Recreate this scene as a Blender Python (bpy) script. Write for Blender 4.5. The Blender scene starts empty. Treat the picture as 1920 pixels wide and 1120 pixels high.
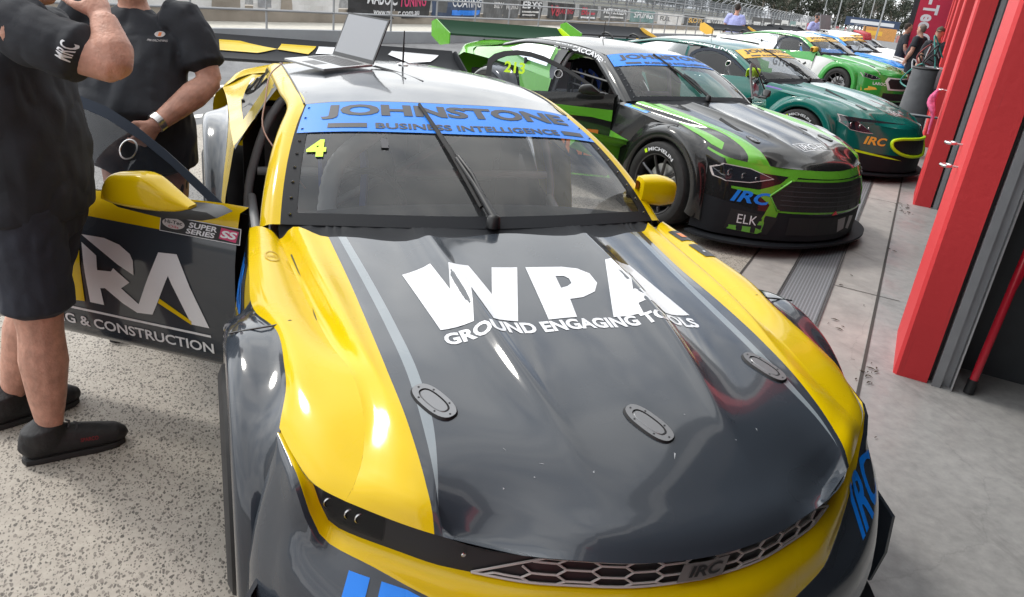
import bpy, bmesh, math, random
from mathutils import Vector as V, Matrix
from mathutils.bvhtree import BVHTree
S = bpy.context.scene
COL = S.collection
R_ = math.radians
rnd = random.Random(7)

# ------------------------------------------------------------------ camera
cam_d = bpy.data.cameras.new('camera'); cam = bpy.data.objects.new('camera', cam_d); COL.objects.link(cam)
cr = V((0.93039292, -0.35090531, 0.10599281)); cu = V((0.04606103, 0.39877622, 0.91589077)); cf = V((0.36365835, 0.84725615, -0.38718163))
cam.matrix_world = Matrix(((cr.x, cu.x, -cf.x, -0.979274), (cr.y, cu.y, -cf.y, 0.0), (cr.z, cu.z, -cf.z, 1.765221), (0, 0, 0, 1)))
cam_d.sensor_width = 36.0; cam_d.lens = 36.0 * 1426.39 / 1920.0
cam_d.clip_start = 0.05; cam_d.clip_end = 3000
S.camera = cam
S.render.resolution_x = 1024; S.render.resolution_y = 597
S.view_settings.view_transform = 'Standard'; S.view_settings.look = 'None'; S.view_settings.exposure = 0.1; S.view_settings.gamma = 1.0

# pit lane frame: a = metres along the lane, l = metres to the garage side
PA = R_(48.395)
PX, PY = math.sin(PA), math.cos(PA)
def W(a, l, z=0.0): return V((-0.979 + a * PX + l * PY, a * PY - l * PX, z))
def zg(a):
    t = max(0.0, a - 24.0); return -0.012 * t * min(1.0, t / 20.0)
PIT_ROT = -PA            # local +Y runs along the lane, +X to the garages

# ------------------------------------------------------------------ world + sun
SUN_EL, SUN_AZ = R_(52), math.atan2(-0.62, 0.78)      # azimuth from +Y towards +X
w = bpy.data.worlds.new('World'); S.world = w; w.use_nodes = True
nt = w.node_tree; N = nt.nodes; LK = nt.links; N.clear()
out = N.new('ShaderNodeOutputWorld'); bg = N.new('ShaderNodeBackground'); bg.inputs[1].default_value = 0.145
sky = N.new('ShaderNodeTexSky'); sky.sky_type = 'NISHITA'; sky.sun_disc = False; sky.sun_elevation = SUN_EL; sky.sun_rotation = SUN_AZ
sky.dust_density = 2.0
tc = N.new('ShaderNodeTexCoord'); mp = N.new('ShaderNodeMapping'); mp.inputs['Scale'].default_value = (1.0, 1.0, 1.9)
ns = N.new('ShaderNodeTexNoise'); ns.inputs['Scale'].default_value = 2.3; ns.inputs['Detail'].default_value = 7; ns.inputs['Roughness'].default_value = 0.58
ramp = N.new('ShaderNodeValToRGB'); ramp.color_ramp.elements[0].position = 0.24; ramp.color_ramp.elements[1].position = 0.42
ns2 = N.new('ShaderNodeTexNoise'); ns2.inputs['Scale'].default_value = 4.2; ns2.inputs['Detail'].default_value = 6
r2 = N.new('ShaderNodeValToRGB'); r2.color_ramp.elements[0].position = 0.3; r2.color_ramp.elements[0].color = (5.6, 5.9, 6.3, 1); r2.color_ramp.elements[1].position = 0.68; r2.color_ramp.elements[1].color = (10.5, 10.5, 10.3, 1)
mx = N.new('ShaderNodeMixRGB')
LK.new(tc.outputs['Generated'], mp.inputs[0]); LK.new(mp.outputs[0], ns.inputs['Vector']); LK.new(mp.outputs[0], ns2.inputs['Vector'])
LK.new(ns.outputs[0], ramp.inputs[0]); LK.new(ns2.outputs[0], r2.inputs[0])
LK.new(ramp.outputs[0], mx.inputs[0]); LK.new(sky.outputs[0], mx.inputs[1]); LK.new(r2.outputs[0], mx.inputs[2])
sx_ = N.new('ShaderNodeSeparateXYZ'); LK.new(tc.outputs['Generated'], sx_.inputs[0])
hz_ = N.new('ShaderNodeMapRange'); hz_.inputs[1].default_value = 0.02; hz_.inputs[2].default_value = 0.95; hz_.inputs[1].default_value = 0.45; hz_.inputs[3].default_value = 1.22; hz_.inputs[4].default_value = 0.75; LK.new(sx_.outputs[2], hz_.inputs[0])
hm_ = N.new('ShaderNodeVectorMath'); hm_.operation = 'SCALE'; LK.new(mx.outputs[0], hm_.inputs[0]); LK.new(hz_.outputs[0], hm_.inputs['Scale']); # veiled sun: the cloud deck is brighter round the sun's place
dt_ = N.new('ShaderNodeVectorMath'); dt_.operation = 'DOT_PRODUCT'; dt_.inputs[1].default_value = (math.sin(SUN_AZ) * math.cos(SUN_EL), math.cos(SUN_AZ) * math.cos(SUN_EL), math.sin(SUN_EL)); LK.new(tc.outputs['Generated'], dt_.inputs[0])
gl_ = N.new('ShaderNodeMapRange'); gl_.interpolation_type = 'SMOOTHERSTEP'; gl_.inputs[1].default_value = 0.45; gl_.inputs[2].default_value = 1.0; gl_.inputs[3].default_value = 1.0; gl_.inputs[4].default_value = 2.0; LK.new(dt_.outputs['Value'], gl_.inputs[0])
hg_ = N.new('ShaderNodeVectorMath'); hg_.operation = 'SCALE'; LK.new(hm_.outputs[0], hg_.inputs[0]); LK.new(gl_.outputs[0], hg_.inputs['Scale']); LK.new(hg_.outputs[0], bg.inputs[0]); LK.new(bg.outputs[0], out.inputs[0])
sd = bpy.data.lights.new('sun', 'SUN'); sd.energy = 1.6; sd.angle = R_(10); sd.color = (1.0, 0.95, 0.87)
sun = bpy.data.objects.new('sun', sd); COL.objects.link(sun)
sv = V((math.sin(SUN_AZ) * math.cos(SUN_EL), math.cos(SUN_AZ) * math.cos(SUN_EL), math.sin(SUN_EL)))
sun.rotation_euler = sv.to_track_quat('Z', 'Y').to_euler()

# ------------------------------------------------------------------ materials
MATS = {}
def mat(name, col, rough=0.5, metal=0.0, coat=0.0, var=0.0, vscale=8.0, bump=0.0, bscale=60.0, spec=0.5, emit=None):
    if name in MATS: return MATS[name]
    m = bpy.data.materials.new(name); m.use_nodes = True
    t = m.node_tree; b = t.nodes['Principled BSDF']
    c = (col[0], col[1], col[2], 1)
    b.inputs['Base Color'].default_value = c; b.inputs['Roughness'].default_value = rough; b.inputs['Metallic'].default_value = metal
    b.inputs['Coat Weight'].default_value = coat; b.inputs['Coat Roughness'].default_value = 0.07
    b.inputs['Specular IOR Level'].default_value = spec
    o = t.nodes.new('ShaderNodeTexCoord')
    if var > 0:
        n = t.nodes.new('ShaderNodeTexNoise'); n.inputs['Scale'].default_value = vscale; n.inputs['Detail'].default_value = 5
        r = t.nodes.new('ShaderNodeMapRange'); r.inputs[1].default_value = 0.3; r.inputs[2].default_value = 0.7
        r.inputs[3].default_value = 1 - var; r.inputs[4].default_value = 1 + var
        h = t.nodes.new('ShaderNodeHueSaturation'); h.inputs['Color'].default_value = c
        t.links.new(o.outputs['Object'], n.inputs['Vector']); t.links.new(n.outputs[0], r.inputs[0]); t.links.new(r.outputs[0], h.inputs['Value'])
        t.links.new(h.outputs[0], b.inputs['Base Color'])
    if bump > 0:
        n = t.nodes.new('ShaderNodeTexNoise'); n.inputs['Scale'].default_value = bscale; n.inputs['Detail'].default_value = 4
        bp = t.nodes.new('ShaderNodeBump'); bp.inputs['Strength'].default_value = bump; bp.inputs['Distance'].default_value = 0.01
        t.links.new(o.outputs['Object'], n.inputs['Vector']); t.links.new(n.outputs[0], bp.inputs['Height']); t.links.new(bp.outputs[0], b.inputs['Normal'])
    if emit:
        b.inputs['Emission Color'].default_value = (*emit[:3], 1); b.inputs['Emission Strength'].default_value = emit[3]
    MATS[name] = m; return m
def paint(name, col, rough=0.28, coat=1.0):
    # vinyl-wrapped bodywork: clear coat, very slightly wavy, faint dust
    if name in MATS: return MATS[name]
    m = mat(name, col, rough, 0, coat, 0.05, 3.0, spec=0.12)
    t = m.node_tree; b = t.nodes['Principled BSDF']
    o = t.nodes.new('ShaderNodeTexCoord'); n = t.nodes.new('ShaderNodeTexNoise'); n.inputs['Scale'].default_value = 3.2; n.inputs['Detail'].default_value = 2
    bp = t.nodes.new('ShaderNodeBump'); bp.inputs['Strength'].default_value = 0.16; bp.inputs['Distance'].default_value = 0.012
    t.links.new(o.outputs['Object'], n.inputs['Vector']); t.links.new(n.outputs[0], bp.inputs['Height'])
    t.links.new(bp.outputs[0], b.inputs['Coat Normal']); t.links.new(bp.outputs[0], b.inputs['Normal'])
    n2 = t.nodes.new('ShaderNodeTexNoise'); n2.inputs['Scale'].default_value = 5; n2.inputs['Detail'].default_value = 8
    r = t.nodes.new('ShaderNodeMapRange'); r.inputs[1].default_value = 0.35; r.inputs[2].default_value = 0.75; r.inputs[3].default_value = rough - 0.06; r.inputs[4].default_value = rough + 0.12
    t.links.new(o.outputs['Object'], n2.inputs['Vector']); t.links.new(n2.outputs[0], r.inputs[0]); t.links.new(r.outputs[0], b.inputs['Roughness'])
    return m
def glass(name, tint, rough=0.02, ior=1.5, haze=0.0, hazecol=(0.3, 0.3, 0.3)):
    if name in MATS: return MATS[name]
    m = bpy.data.materials.new(name); m.use_nodes = True; t = m.node_tree; t.nodes.clear()
    o = t.nodes.new('ShaderNodeOutputMaterial'); mi = t.nodes.new('ShaderNodeMixShader'); tr = t.nodes.new('ShaderNodeBsdfTransparent'); gl = t.nodes.new('ShaderNodeBsdfGlossy')
    fr = t.nodes.new('ShaderNodeFresnel'); fr.inputs[0].default_value = ior
    tr.inputs[0].default_value = (*tint, 1); gl.inputs['Roughness'].default_value = rough
    df = t.nodes.new('ShaderNodeBsdfDiffuse'); df.inputs[0].default_value = (*hazecol, 1)
    m2 = t.nodes.new('ShaderNodeMixShader'); m2.inputs[0].default_value = haze
    t.links.new(tr.outputs[0], m2.inputs[1]); t.links.new(df.outputs[0], m2.inputs[2])
    t.links.new(fr.outputs[0], mi.inputs[0]); t.links.new(m2.outputs[0], mi.inputs[1]); t.links.new(gl.outputs[0], mi.inputs[2]); t.links.new(mi.outputs[0], o.inputs[0])
    MATS[name] = m; return m

M_YEL = paint('yellow_paint', (0.66, 0.465, 0.001), 0.3, 0.5); M_YEL.node_tree.nodes['Principled BSDF'].inputs['Coat Roughness'].default_value = 0.09; M_DRK = paint('charcoal_paint', (0.035, 0.043, 0.055), 0.2)
M_GRY = paint('grey_stripe', (0.20, 0.235, 0.26)); M_BLK = mat('black_plastic', (0.012, 0.013, 0.015), 0.42)
M_CARB = mat('carbon_black', (0.018, 0.02, 0.024), 0.6, 0, 0.0, spec=0.12); M_RUB = mat('tyre_rubber', (0.016, 0.016, 0.017), 0.75, var=0.3, vscale=20)
M_WHT = mat('white_vinyl', (0.70, 0.72, 0.76), 0.3, 0, 0.5); M_BLU = mat('blue_vinyl', (0.005, 0.205, 0.80), 0.4); M_ALU = mat('aluminium', (0.55, 0.56, 0.58), 0.35, 1.0)
M_RIM = mat('gunmetal_rim', (0.10, 0.10, 0.105), 0.35, 0.9); M_SIL = mat('silver_metal', (0.62, 0.62, 0.63), 0.28, 1.0)
M_NEON = mat('neon_yellow', (0.58, 0.90, 0.004), 0.5); M_INT = mat('cockpit_black', (0.013, 0.014, 0.016), 0.75); M_LET = mat('dark_letter', (0.05, 0.05, 0.058), 0.5)
M_GLS = glass('windscreen_glass', (0.80, 0.82, 0.84), 0.012, 1.6, 0.07, (0.25, 0.265, 0.28)); M_PLX = glass('side_plexiglass', (0.40, 0.43, 0.48), 0.02, 1.28, 0.06, (0.1, 0.12, 0.15)); M_CLR = glass('clear_glass', (0.92, 0.93, 0.94), 0.01, 1.45)
M_CAGE = mat('cage_grey', (0.34, 0.35, 0.36), 0.5); M_LENS = glass('lamp_lens', (0.5, 0.52, 0.55), 0.02, 1.25)
M_RED = mat('red_vinyl', (0.62, 0.03, 0.045), 0.4); M_GRN = paint('bright_green_paint', (0.125, 0.42, 0.035)); M_BKP = paint('black_paint', (0.015, 0.016, 0.017), 0.22)
M_ORG = mat('orange_vinyl', (0.75, 0.20, 0.04), 0.4); M_TEAL = paint('teal_paint', (0.004, 0.125, 0.105), 0.2); M_PGRN = paint('mid_green_paint', (0.04, 0.30, 0.05), 0.25)
M_PWHT = paint('white_paint', (0.72, 0.74, 0.74), 0.25); M_PBLU = paint('blue_paint', (0.01, 0.24, 0.70), 0.25); M_AMB = mat('amber_vinyl', (0.80, 0.47, 0.06), 0.45)
M_GREYP = mat('bracket_grey', (0.46, 0.45, 0.44), 0.45)

# ------------------------------------------------------------------ mesh helpers
def tagp(o, label=None, cat=None, group=None, kind=None):
    for k, v in (('label', label), ('category', cat), ('group', group), ('kind', kind)):
        if v: o[k] = v
    return o
def thing(name, loc, rz, label, cat, group=None):
    o = bpy.data.objects.new(name, None); o.empty_display_size = 0.2; COL.objects.link(o)
    o.location = loc; o.rotation_euler = (0, 0, rz)
    return tagp(o, label, cat, group)
class MB:
    def __init__(s): s.v = []; s.f = []; s.m = []; s.mats = []
    def mi(s, m):
        if m not in s.mats: s.mats.append(m)
        return s.mats.index(m)
    def add(s, vs, fs, m, flip=False):
        b = len(s.v); i = s.mi(m); s.v += [tuple(p) for p in vs]
        for f in fs:
            s.f.append(tuple(b + k for k in (reversed(f) if flip else f))); s.m.append(i)
        return s
    def box(s, c, d, m, rot=None, taper=1.0):
        x, y, z = d[0] / 2, d[1] / 2, d[2] / 2
        vs = [V((sx * x * (taper if sz > 0 else 1), sy * y * (taper if sz > 0 else 1), sz * z)) for sz in (-1, 1) for sx, sy in ((-1, -1), (1, -1), (1, 1), (-1, 1))]
        if rot is not None: vs = [rot @ v for v in vs]
        return s.add([v + V(c) for v in vs], [(3, 2, 1, 0), (4, 5, 6, 7), (0, 1, 5, 4), (1, 2, 6, 5), (2, 3, 7, 6), (3, 0, 4, 7)], m)
    def tube(s, pts, r, m, n=8, caps=True):
        pts = [V(p) for p in pts]; rs = r if isinstance(r, (list, tuple)) else [r] * len(pts)
        vs = []; up = None
        for i, p in enumerate(pts):
            d = (pts[min(i + 1, len(pts) - 1)] - pts[max(i - 1, 0)]).normalized()
            if up is None: up = V((0, 0, 1)) if abs(d.z) < 0.9 else V((1, 0, 0))
            a = d.cross(up).normalized(); b = a.cross(d).normalized(); up = b
            for k in range(n):
                t = 2 * math.pi * k / n; vs.append(p + rs[i] * (math.cos(t) * a + math.sin(t) * b))
        fs = [(i * n + k, i * n + (k + 1) % n, (i + 1) * n + (k + 1) % n, (i + 1) * n + k) for i in range(len(pts) - 1) for k in range(n)]
        if caps: fs += [tuple(range(n))[::-1], tuple(range((len(pts) - 1) * n, len(pts) * n))]
        return s.add(vs, fs, m)
    def lathe(s, prof, m, axis='X', n=40, c=(0, 0, 0), ms=None):
        # prof: (offset along axis, radius)
        vs = []
        for o, r in prof:
            for k in range(n):
                t = 2 * math.pi * k / n; a, b = r * math.cos(t), r * math.sin(t)
                p = (o, a, b) if axis == 'X' else ((a, o, b) if axis == 'Y' else (a, b, o)); vs.append(V(p) + V(c))
        for i in range(len(prof) - 1):
            fs = [(k, (k + 1) % n, n + (k + 1) % n, n + k) for k in range(n)]
            s.add(vs[i * n:(i + 2) * n], fs, ms[i] if ms else m)
        return s
    def prism(s, poly, d, m, o=(0, 0, 0)):
        # poly: 3D outline; d: extrusion vector
        n = len(poly); d = V(d); a = [V(p) + V(o) for p in poly]; vs = a + [p + d for p in a]
        return s.add(vs, [tuple(range(n))[::-1], tuple(range(n, 2 * n))] + [(i, (i + 1) % n, n + (i + 1) % n, n + i) for i in range(n)], m)
    def build(s, name, parent=None, smooth=35, weld=0.0003, solid=0.0, bevel=0.0, loc=None, rz=0.0, recalc=False):
        me = bpy.data.meshes.new(name); bm = bmesh.new()
        vs = [bm.verts.new(p) for p in s.v]
        for f, k in zip(s.f, s.m):
            try: bf = bm.faces.new([vs[i] for i in f]); bf.material_index = k
            except ValueError: pass
        if weld: bmesh.ops.remove_doubles(bm, verts=bm.verts, dist=weld)
        if recalc: bmesh.ops.recalc_face_normals(bm, faces=bm.faces)
        if solid: bmesh.ops.solidify(bm, geom=bm.faces[:], thickness=solid)
        if bevel: bmesh.ops.bevel(bm, geom=[e for e in bm.edges if len(e.link_faces) == 2 and e.calc_face_angle(0) > 0.5], offset=bevel, segments=2, affect='EDGES', profile=0.6, clamp_overlap=True)
        bm.to_mesh(me); bm.free()
        for m in s.mats: me.materials.append(m)
        if smooth:
            me.shade_smooth()
            if smooth < 180: me.set_sharp_from_angle(angle=R_(smooth))
        o = bpy.data.objects.new(name, me); COL.objects.link(o)
        if parent: o.parent = parent
        if loc is not None: o.location = loc
        if rz: o.rotation_euler = (0, 0, rz)
        return o
def smooth_line(pts, n):
    # cubic Hermite resampling of a 3D polyline to n points by chord length
    P = [V(p) for p in pts]; k = len(P); t = [0.0]
    for i in range(1, k): t.append(t[-1] + max((P[i] - P[i - 1]).length, 1e-6))
    T = []
    for i in range(k):
        if i == 0: T.append((P[1] - P[0]) / (t[1] - t[0]))
        elif i == k - 1: T.append((P[-1] - P[-2]) / (t[-1] - t[-2]))
        else:
            h0, h1 = t[i] - t[i - 1], t[i + 1] - t[i]
            T.append(((P[i] - P[i - 1]) / h0 * h1 + (P[i + 1] - P[i]) / h1 * h0) / (h0 + h1))
    o = []; j = 0
    for i in range(n):
        x = t[-1] * i / (n - 1)
        while j < k - 2 and x > t[j + 1]: j += 1
        h = t[j + 1] - t[j]; u = (x - t[j]) / h; u2, u3 = u * u, u * u * u
        o.append(P[j] * (2 * u3 - 3 * u2 + 1) + T[j] * h * (u3 - 2 * u2 + u) + P[j + 1] * (3 * u2 - 2 * u3) + T[j + 1] * h * (u3 - u2))
    return o
def strips(curves, n, mats, sub=1, resample=True, mir=False):
    # lofts consecutive curves; mats[i] covers strip i; sub: rows per strip (smooth across when > 1)
    Cs = [smooth_line(c, n) if resample else [V(p) for p in c] for c in curves]
    n = len(Cs[0])
    if sub > 1:
        rows = []; cols = [smooth_line([c[i] for c in Cs], 2 + (len(Cs) - 1) * 0 + 400) for i in range(0)]
        Cn = []
        for j in range(len(Cs) - 1):
            for q in range(sub):
                u = q / sub; u2, u3 = u * u, u * u * u; row = []
                for i in range(n):
                    p1, p2 = Cs[j][i], Cs[j + 1][i]; p0 = Cs[j - 1][i] if j > 0 else (V((-p2.x, p2.y, p2.z)) if mir else p1 * 2 - p2); p3 = Cs[j + 2][i] if j + 2 < len(Cs) else p2 * 2 - p1
                    d0, d1, d2 = max((p1 - p0).length, 1e-5), max((p2 - p1).length, 1e-5), max((p3 - p2).length, 1e-5)
                    t1 = ((p1 - p0) / d0 * d1 + (p2 - p1) / d1 * d0) / (d0 + d1) * d1; t2 = ((p2 - p1) / d1 * d2 + (p3 - p2) / d2 * d1) / (d1 + d2) * d1
                    row.append(p1 * (2 * u3 - 3 * u2 + 1) + t1 * (u3 - 2 * u2 + u) + p2 * (3 * u2 - 2 * u3) + t2 * (u3 - u2))
                Cn.append(row)
        Cn.append(Cs[-1]); mm = [m for m in mats for _ in range(sub)]
    else: Cn, mm = Cs, list(mats)
    return Cn, mm
def skin(mb, rows, mm, sx=(1,)):
    n = len(rows[0])
    for s in sx:
        for j in range(len(rows) - 1):
            vs = [V((p.x * s, p.y, p.z)) for p in rows[j]] + [V((p.x * s, p.y, p.z)) for p in rows[j + 1]]
            mb.add(vs, [(i, i + 1, n + i + 1, n + i) for i in range(n - 1)], mm[j], flip=(s < 0))
    return mb
def bvh_of(*objs):
    vs, fs = [], []
    for o in objs:
        b = len(vs); vs += [v.co.copy() for v in o.data.vertices]; fs += [tuple(b + i for i in p.vertices) for p in o.data.polygons]
    return BVHTree.FromPolygons(vs, fs)

# ------------------------------------------------------------------ lettering
_TC = {}
def text_shape(s, bold=0.02, shear=0.0, space=1.0):
    k = (s, bold, shear, space)
    if k in _TC: return _TC[k]
    cu_ = bpy.data.curves.new('t', 'FONT'); cu_.body = s; cu_.offset = bold; cu_.shear = shear; cu_.space_character = space; cu_.resolution_u = 3
    ob = bpy.data.objects.new('t', cu_); COL.objects.link(ob)
    me = bpy.data.meshes.new_from_object(ob.evaluated_get(bpy.context.evaluated_depsgraph_get()))
    bpy.data.objects.remove(ob); bpy.data.curves.remove(cu_)
    vs = [(v.co.x, v.co.y) for v in me.vertices]; fs = [tuple(p.vertices) for p in me.polygons]; bpy.data.meshes.remove(me)
    x0, x1 = min(v[0] for v in vs), max(v[0] for v in vs); y0, y1 = min(v[1] for v in vs), max(v[1] for v in vs)
    _TC[k] = ([((x - x0) / (x1 - x0), (y - y0) / (y1 - y0)) for x, y in vs], fs, (x1 - x0) / (y1 - y0)); return _TC[k]
def signwork(name, parent, items, fn, cut=(1, 1)):
    # items: ('T', text, u0, v0, u1, v1, mat, bold, shear, depth) | ('R', u0, v0, u1, v1, mat, depth) | ('P', [uv...], mat, depth[, hole uv...]); fn(u, v, depth) -> point
    me = bpy.data.meshes.new(name); bm = bmesh.new(); mats = []
    lay = bm.verts.layers.float.new('d')
    def mi(m):
        if m not in mats: mats.append(m)
        return mats.index(m)
    for it in items:
        hole = None
        if it[0] == 'T':
            _, s, u0, v0, u1, v1, m, bo, sh, d = it; vs, fs, _a = text_shape(s, bo, sh); vs = [(u0 + (u1 - u0) * x, v0 + (v1 - v0) * y) for x, y in vs]
        elif it[0] == 'R': _, u0, v0, u1, v1, m, d = it; vs = [(u0, v0), (u1, v0), (u1, v1), (u0, v1)]; fs = [(0, 1, 2, 3)]
        else:
            vs, m, d = it[1], it[2], it[3]; fs = [tuple(range(len(vs)))]
            if len(it) > 4: hole = it[4]
        if it[0] == 'P':
            # triangulate the outline (with an optional hole) through a scanfill
            b2 = bmesh.new()
            for loop in [vs] + ([hole] if hole else []):
                q = [b2.verts.new((x, y, 0)) for x, y in loop]
                for i in range(len(q)): b2.edges.new((q[i], q[(i + 1) % len(q)]))
            bmesh.ops.triangle_fill(b2, edges=b2.edges[:], use_beauty=True, use_dissolve=False, normal=(0, 0, 1))
            b2.verts.index_update(); vs = [(v.co.x, v.co.y) for v in b2.verts]; fs = [tuple(v.index for v in f.verts) for f in b2.faces]; b2.free()
        q = [bm.verts.new((x, y, 0)) for x, y in vs]
        for v in q: v[lay] = d
        for f in fs:
            try: bf = bm.faces.new([q[i] for i in f]); bf.material_index = mi(m)
            except ValueError: pass
    lo = [min(v.co[i] for v in bm.verts) for i in (0, 1)]; hi = [max(v.co[i] for v in bm.verts) for i in (0, 1)]
    for ax in (0, 1):
        for k in range(1, cut[ax]):
            c = [0, 0, 0]; c[ax] = lo[ax] + (hi[ax] - lo[ax]) * k / cut[ax]; nn = [0, 0, 0]; nn[ax] = 1
            bmesh.ops.bisect_plane(bm, geom=bm.verts[:] + bm.edges[:] + bm.faces[:], plane_co=c, plane_no=nn)
    for v in bm.verts: v.co = V(fn(v.co.x, v.co.y, v[lay]))
    bm.to_mesh(me); bm.free()
    for m in mats: me.materials.append(m)
    o = bpy.data.objects.new(name, me); COL.objects.link(o)
    if parent: o.parent = parent
    return o
def quad_fn(p00, p10, p01, p11, nrm=None, off=0.004):
    a, b, c, d = V(p00), V(p10), V(p01), V(p11); n = V(nrm) if nrm is not None else (b - a).cross(c - a).normalized()
    return lambda u, v, k: a * (1 - u) * (1 - v) + b * u * (1 - v) + c * (1 - u) * v + d * u * v + n * (off + k)
def ray_fn(bvh, base, direction, off=0.003):
    # drops base(u, v) along direction onto a surface
    d = V(direction).normalized()
    def f(u, v, k):
        p = V(base(u, v)); h = bvh.ray_cast(p - d * 0.6, d)
        q = h[0] if h[0] is not None else p
        return q - d * (off + k)
    return f
# ------------------------------------------------------------------ race car
LIPXY = [(0, -.932), (.10, -.925), (.168, -.915), (.29, -.88), (.386, -.846), (.485, -.791), (.57, -.738), (.64, -.683), (.735, -.605), (.80, -.54), (.833, -.445), (.852, -.375)]
LIPZ = [.655, .656, .657, .659, .661, .664, .668, .672, .681, .695, .717, .737]
LIP = smooth_line([(x, y, z) for (x, y), z in zip(LIPXY, LIPZ)], 41)
def lip_ring(dfn, zfn):
    # offset of the lip outline: dfn(x) outward distance, zfn(x, z) height
    o = []
    for i, p in enumerate(LIP):
        a, b = LIP[max(i - 1, 0)], LIP[min(i + 1, 40)]; t = (b - a); nn = V((t.y, -t.x, 0)).normalized()
        if nn.y > 0 and i < 5: nn = -nn
        if i == 0: nn = V((0, -1, 0))
        d = dfn(p.x); q = p + nn * d; q.z = zfn(p.x, p.z); 
        if i == 0: q.x = 0
        o.append(q)
    return o
def lerp_tab(x, tab):
    if x <= tab[0][0]: return tab[0][1]
    for (a, fa), (b, fb) in zip(tab, tab[1:]):
        if x <= b: return fa + (fb - fa) * (x - a) / (b - a)
    return tab[-1][1]
HOODC = [
 [(0, .44, .925), (0, .1, .892), (0, -.3, .848), (0, -.615, .794), (0, -.82, .732), (0, -.905, .690), (0, -.932, .655)],
 [(.255, .405, .927), (.245, .03, .895), (.228, -.26, .857), (.20, -.48, .818), (.18, -.66, .776), (.17, -.81, .724), (.168, -.888, .689), (.168, -.915, .657)],
 [(.30, .41, .932), (.288, .03, .904), (.267, -.26, .867), (.243, -.48, .823), (.222, -.66, .774), (.215, -.80, .720), (.212, -.876, .688), (.212, -.905, .658)],
 [(.33, .415, .919), (.318, .02, .886), (.297, -.26, .852), (.272, -.48, .812), (.254, -.66, .768), (.25, -.79, .716), (.25, -.864, .687), (.25, -.893, .659)],
 [(.555, .505, .899), (.528, .155, .868), (.515, -.08, .847), (.508, -.327, .820), (.516, -.50, .787), (.540, -.64, .741), (.5525, -.70, .707), (.5525, -.7495, .667)],
 [(.580, .513, .897), (.555, .155, .865), (.543, -.08, .845), (.536, -.327, .818), (.541, -.50, .785), (.549, -.65, .737), (.5530, -.705, .704), (.5530, -.749, .667)],
 [(.611, .526, .892), (.594, .20, .861), (.589, -.05, .845), (.582, -.30, .820), (.574, -.50, .786), (.570, -.65, .735), (.569, -.71, .702), (.57, -.738, .668)],
 [(.731, .655, .872), (.702, .366, .863), (.675, .06, .850), (.655, -.13, .836), (.634, -.28, .820), (.634, -.43, .788), (.655, -.575, .739), (.678, -.632, .705), (.69, -.643, .676)],
 [(.760, .655, .842), (.738, .366, .824), (.712, .06, .811), (.692, -.13, .810), (.668, -.28, .8135), (.666, -.43, .780), (.695, -.555, .727), (.722, -.598, .699), (.735, -.605, .681)]]
FENC = [HOODC[-1],
 [(.785, .68, .866), (.785, .366, .848), (.775, .06, .836), (.757, -.13, .822), (.738, -.28, .803), (.742, -.43, .766), (.768, -.52, .722), (.783, -.548, .702), (.79, -.551, .691)],
 [(.825, .71, .872), (.842, .366, .850), (.84, .09, .836), (.808, -.05, .827), (.80, -.17, .812), (.803, -.28, .792), (.816, -.37, .760), (.827, -.425, .734), (.831, -.452, .715)],
 [(.853, .74, .856), (.876, .36, .832), (.873, .11, .816), (.828, -.02, .820), (.822, -.17, .80), (.828, -.28, .778), (.840, -.33, .760), (.848, -.36, .747), (.852, -.375, .737)]]
FLB = [(.915, .56, .20), (.905, .53, .42), (.885, .46, .62), (.876, .30, .775), (.873, .11, .814), (.828, -.02, .820), (.822, -.17, .80), (.828, -.28, .775), (.842, -.35, .75), (.854, -.385, .72), (.872, -.425, .60), (.885, -.455, .45), (.90, -.49, .18)]
RFLB = [(.93, -.60, .20), (.92, -.55, .48), (.895, -.46, .70), (.87, -.30, .86), (.86, -.05, .90), (.86, .16, .90), (.875, .34, .83), (.89, .46, .70), (.905, .52, .50), (.92, .56, .22)]
ROOFY = [(1.2, 0), (1.5, .25), (2.1, .5), (2.6, .75), (3.05, 1)]
def flare_rows(B, cy, cz, r_edge, x_edge, x_mid):
    b = smooth_line(B, 72); rows = [b, [], [], [], [], [], [], []]
    for p in b:
        dy, dz = p.y, p.z - cz; L = math.hypot(dy, dz); c, s = dy / L, dz / L
        def at(x, r): return V((x, r * c, cz + r * s))
        low = max(0, min(1, (p.z - .18) / .3)); k = 1.0
        e = at(x_mid + .02, r_edge + .006); rows[1].append(p.lerp(e, .12) + (V((0, c, s)) * -.004)); rows[2].append(e)
        rows[3].append(at(x_edge - .026, r_edge - .002)); rows[4].append(at(x_edge - .006, r_edge - .018))
        rows[5].append(at(x_edge, r_edge - .05)); rows[6].append(at(x_edge - .006, r_edge - .088)); rows[7].append(at(x_edge - .11, r_edge - .09))
    for r in rows:
        for p in r: p.y += cy
    return rows
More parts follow.
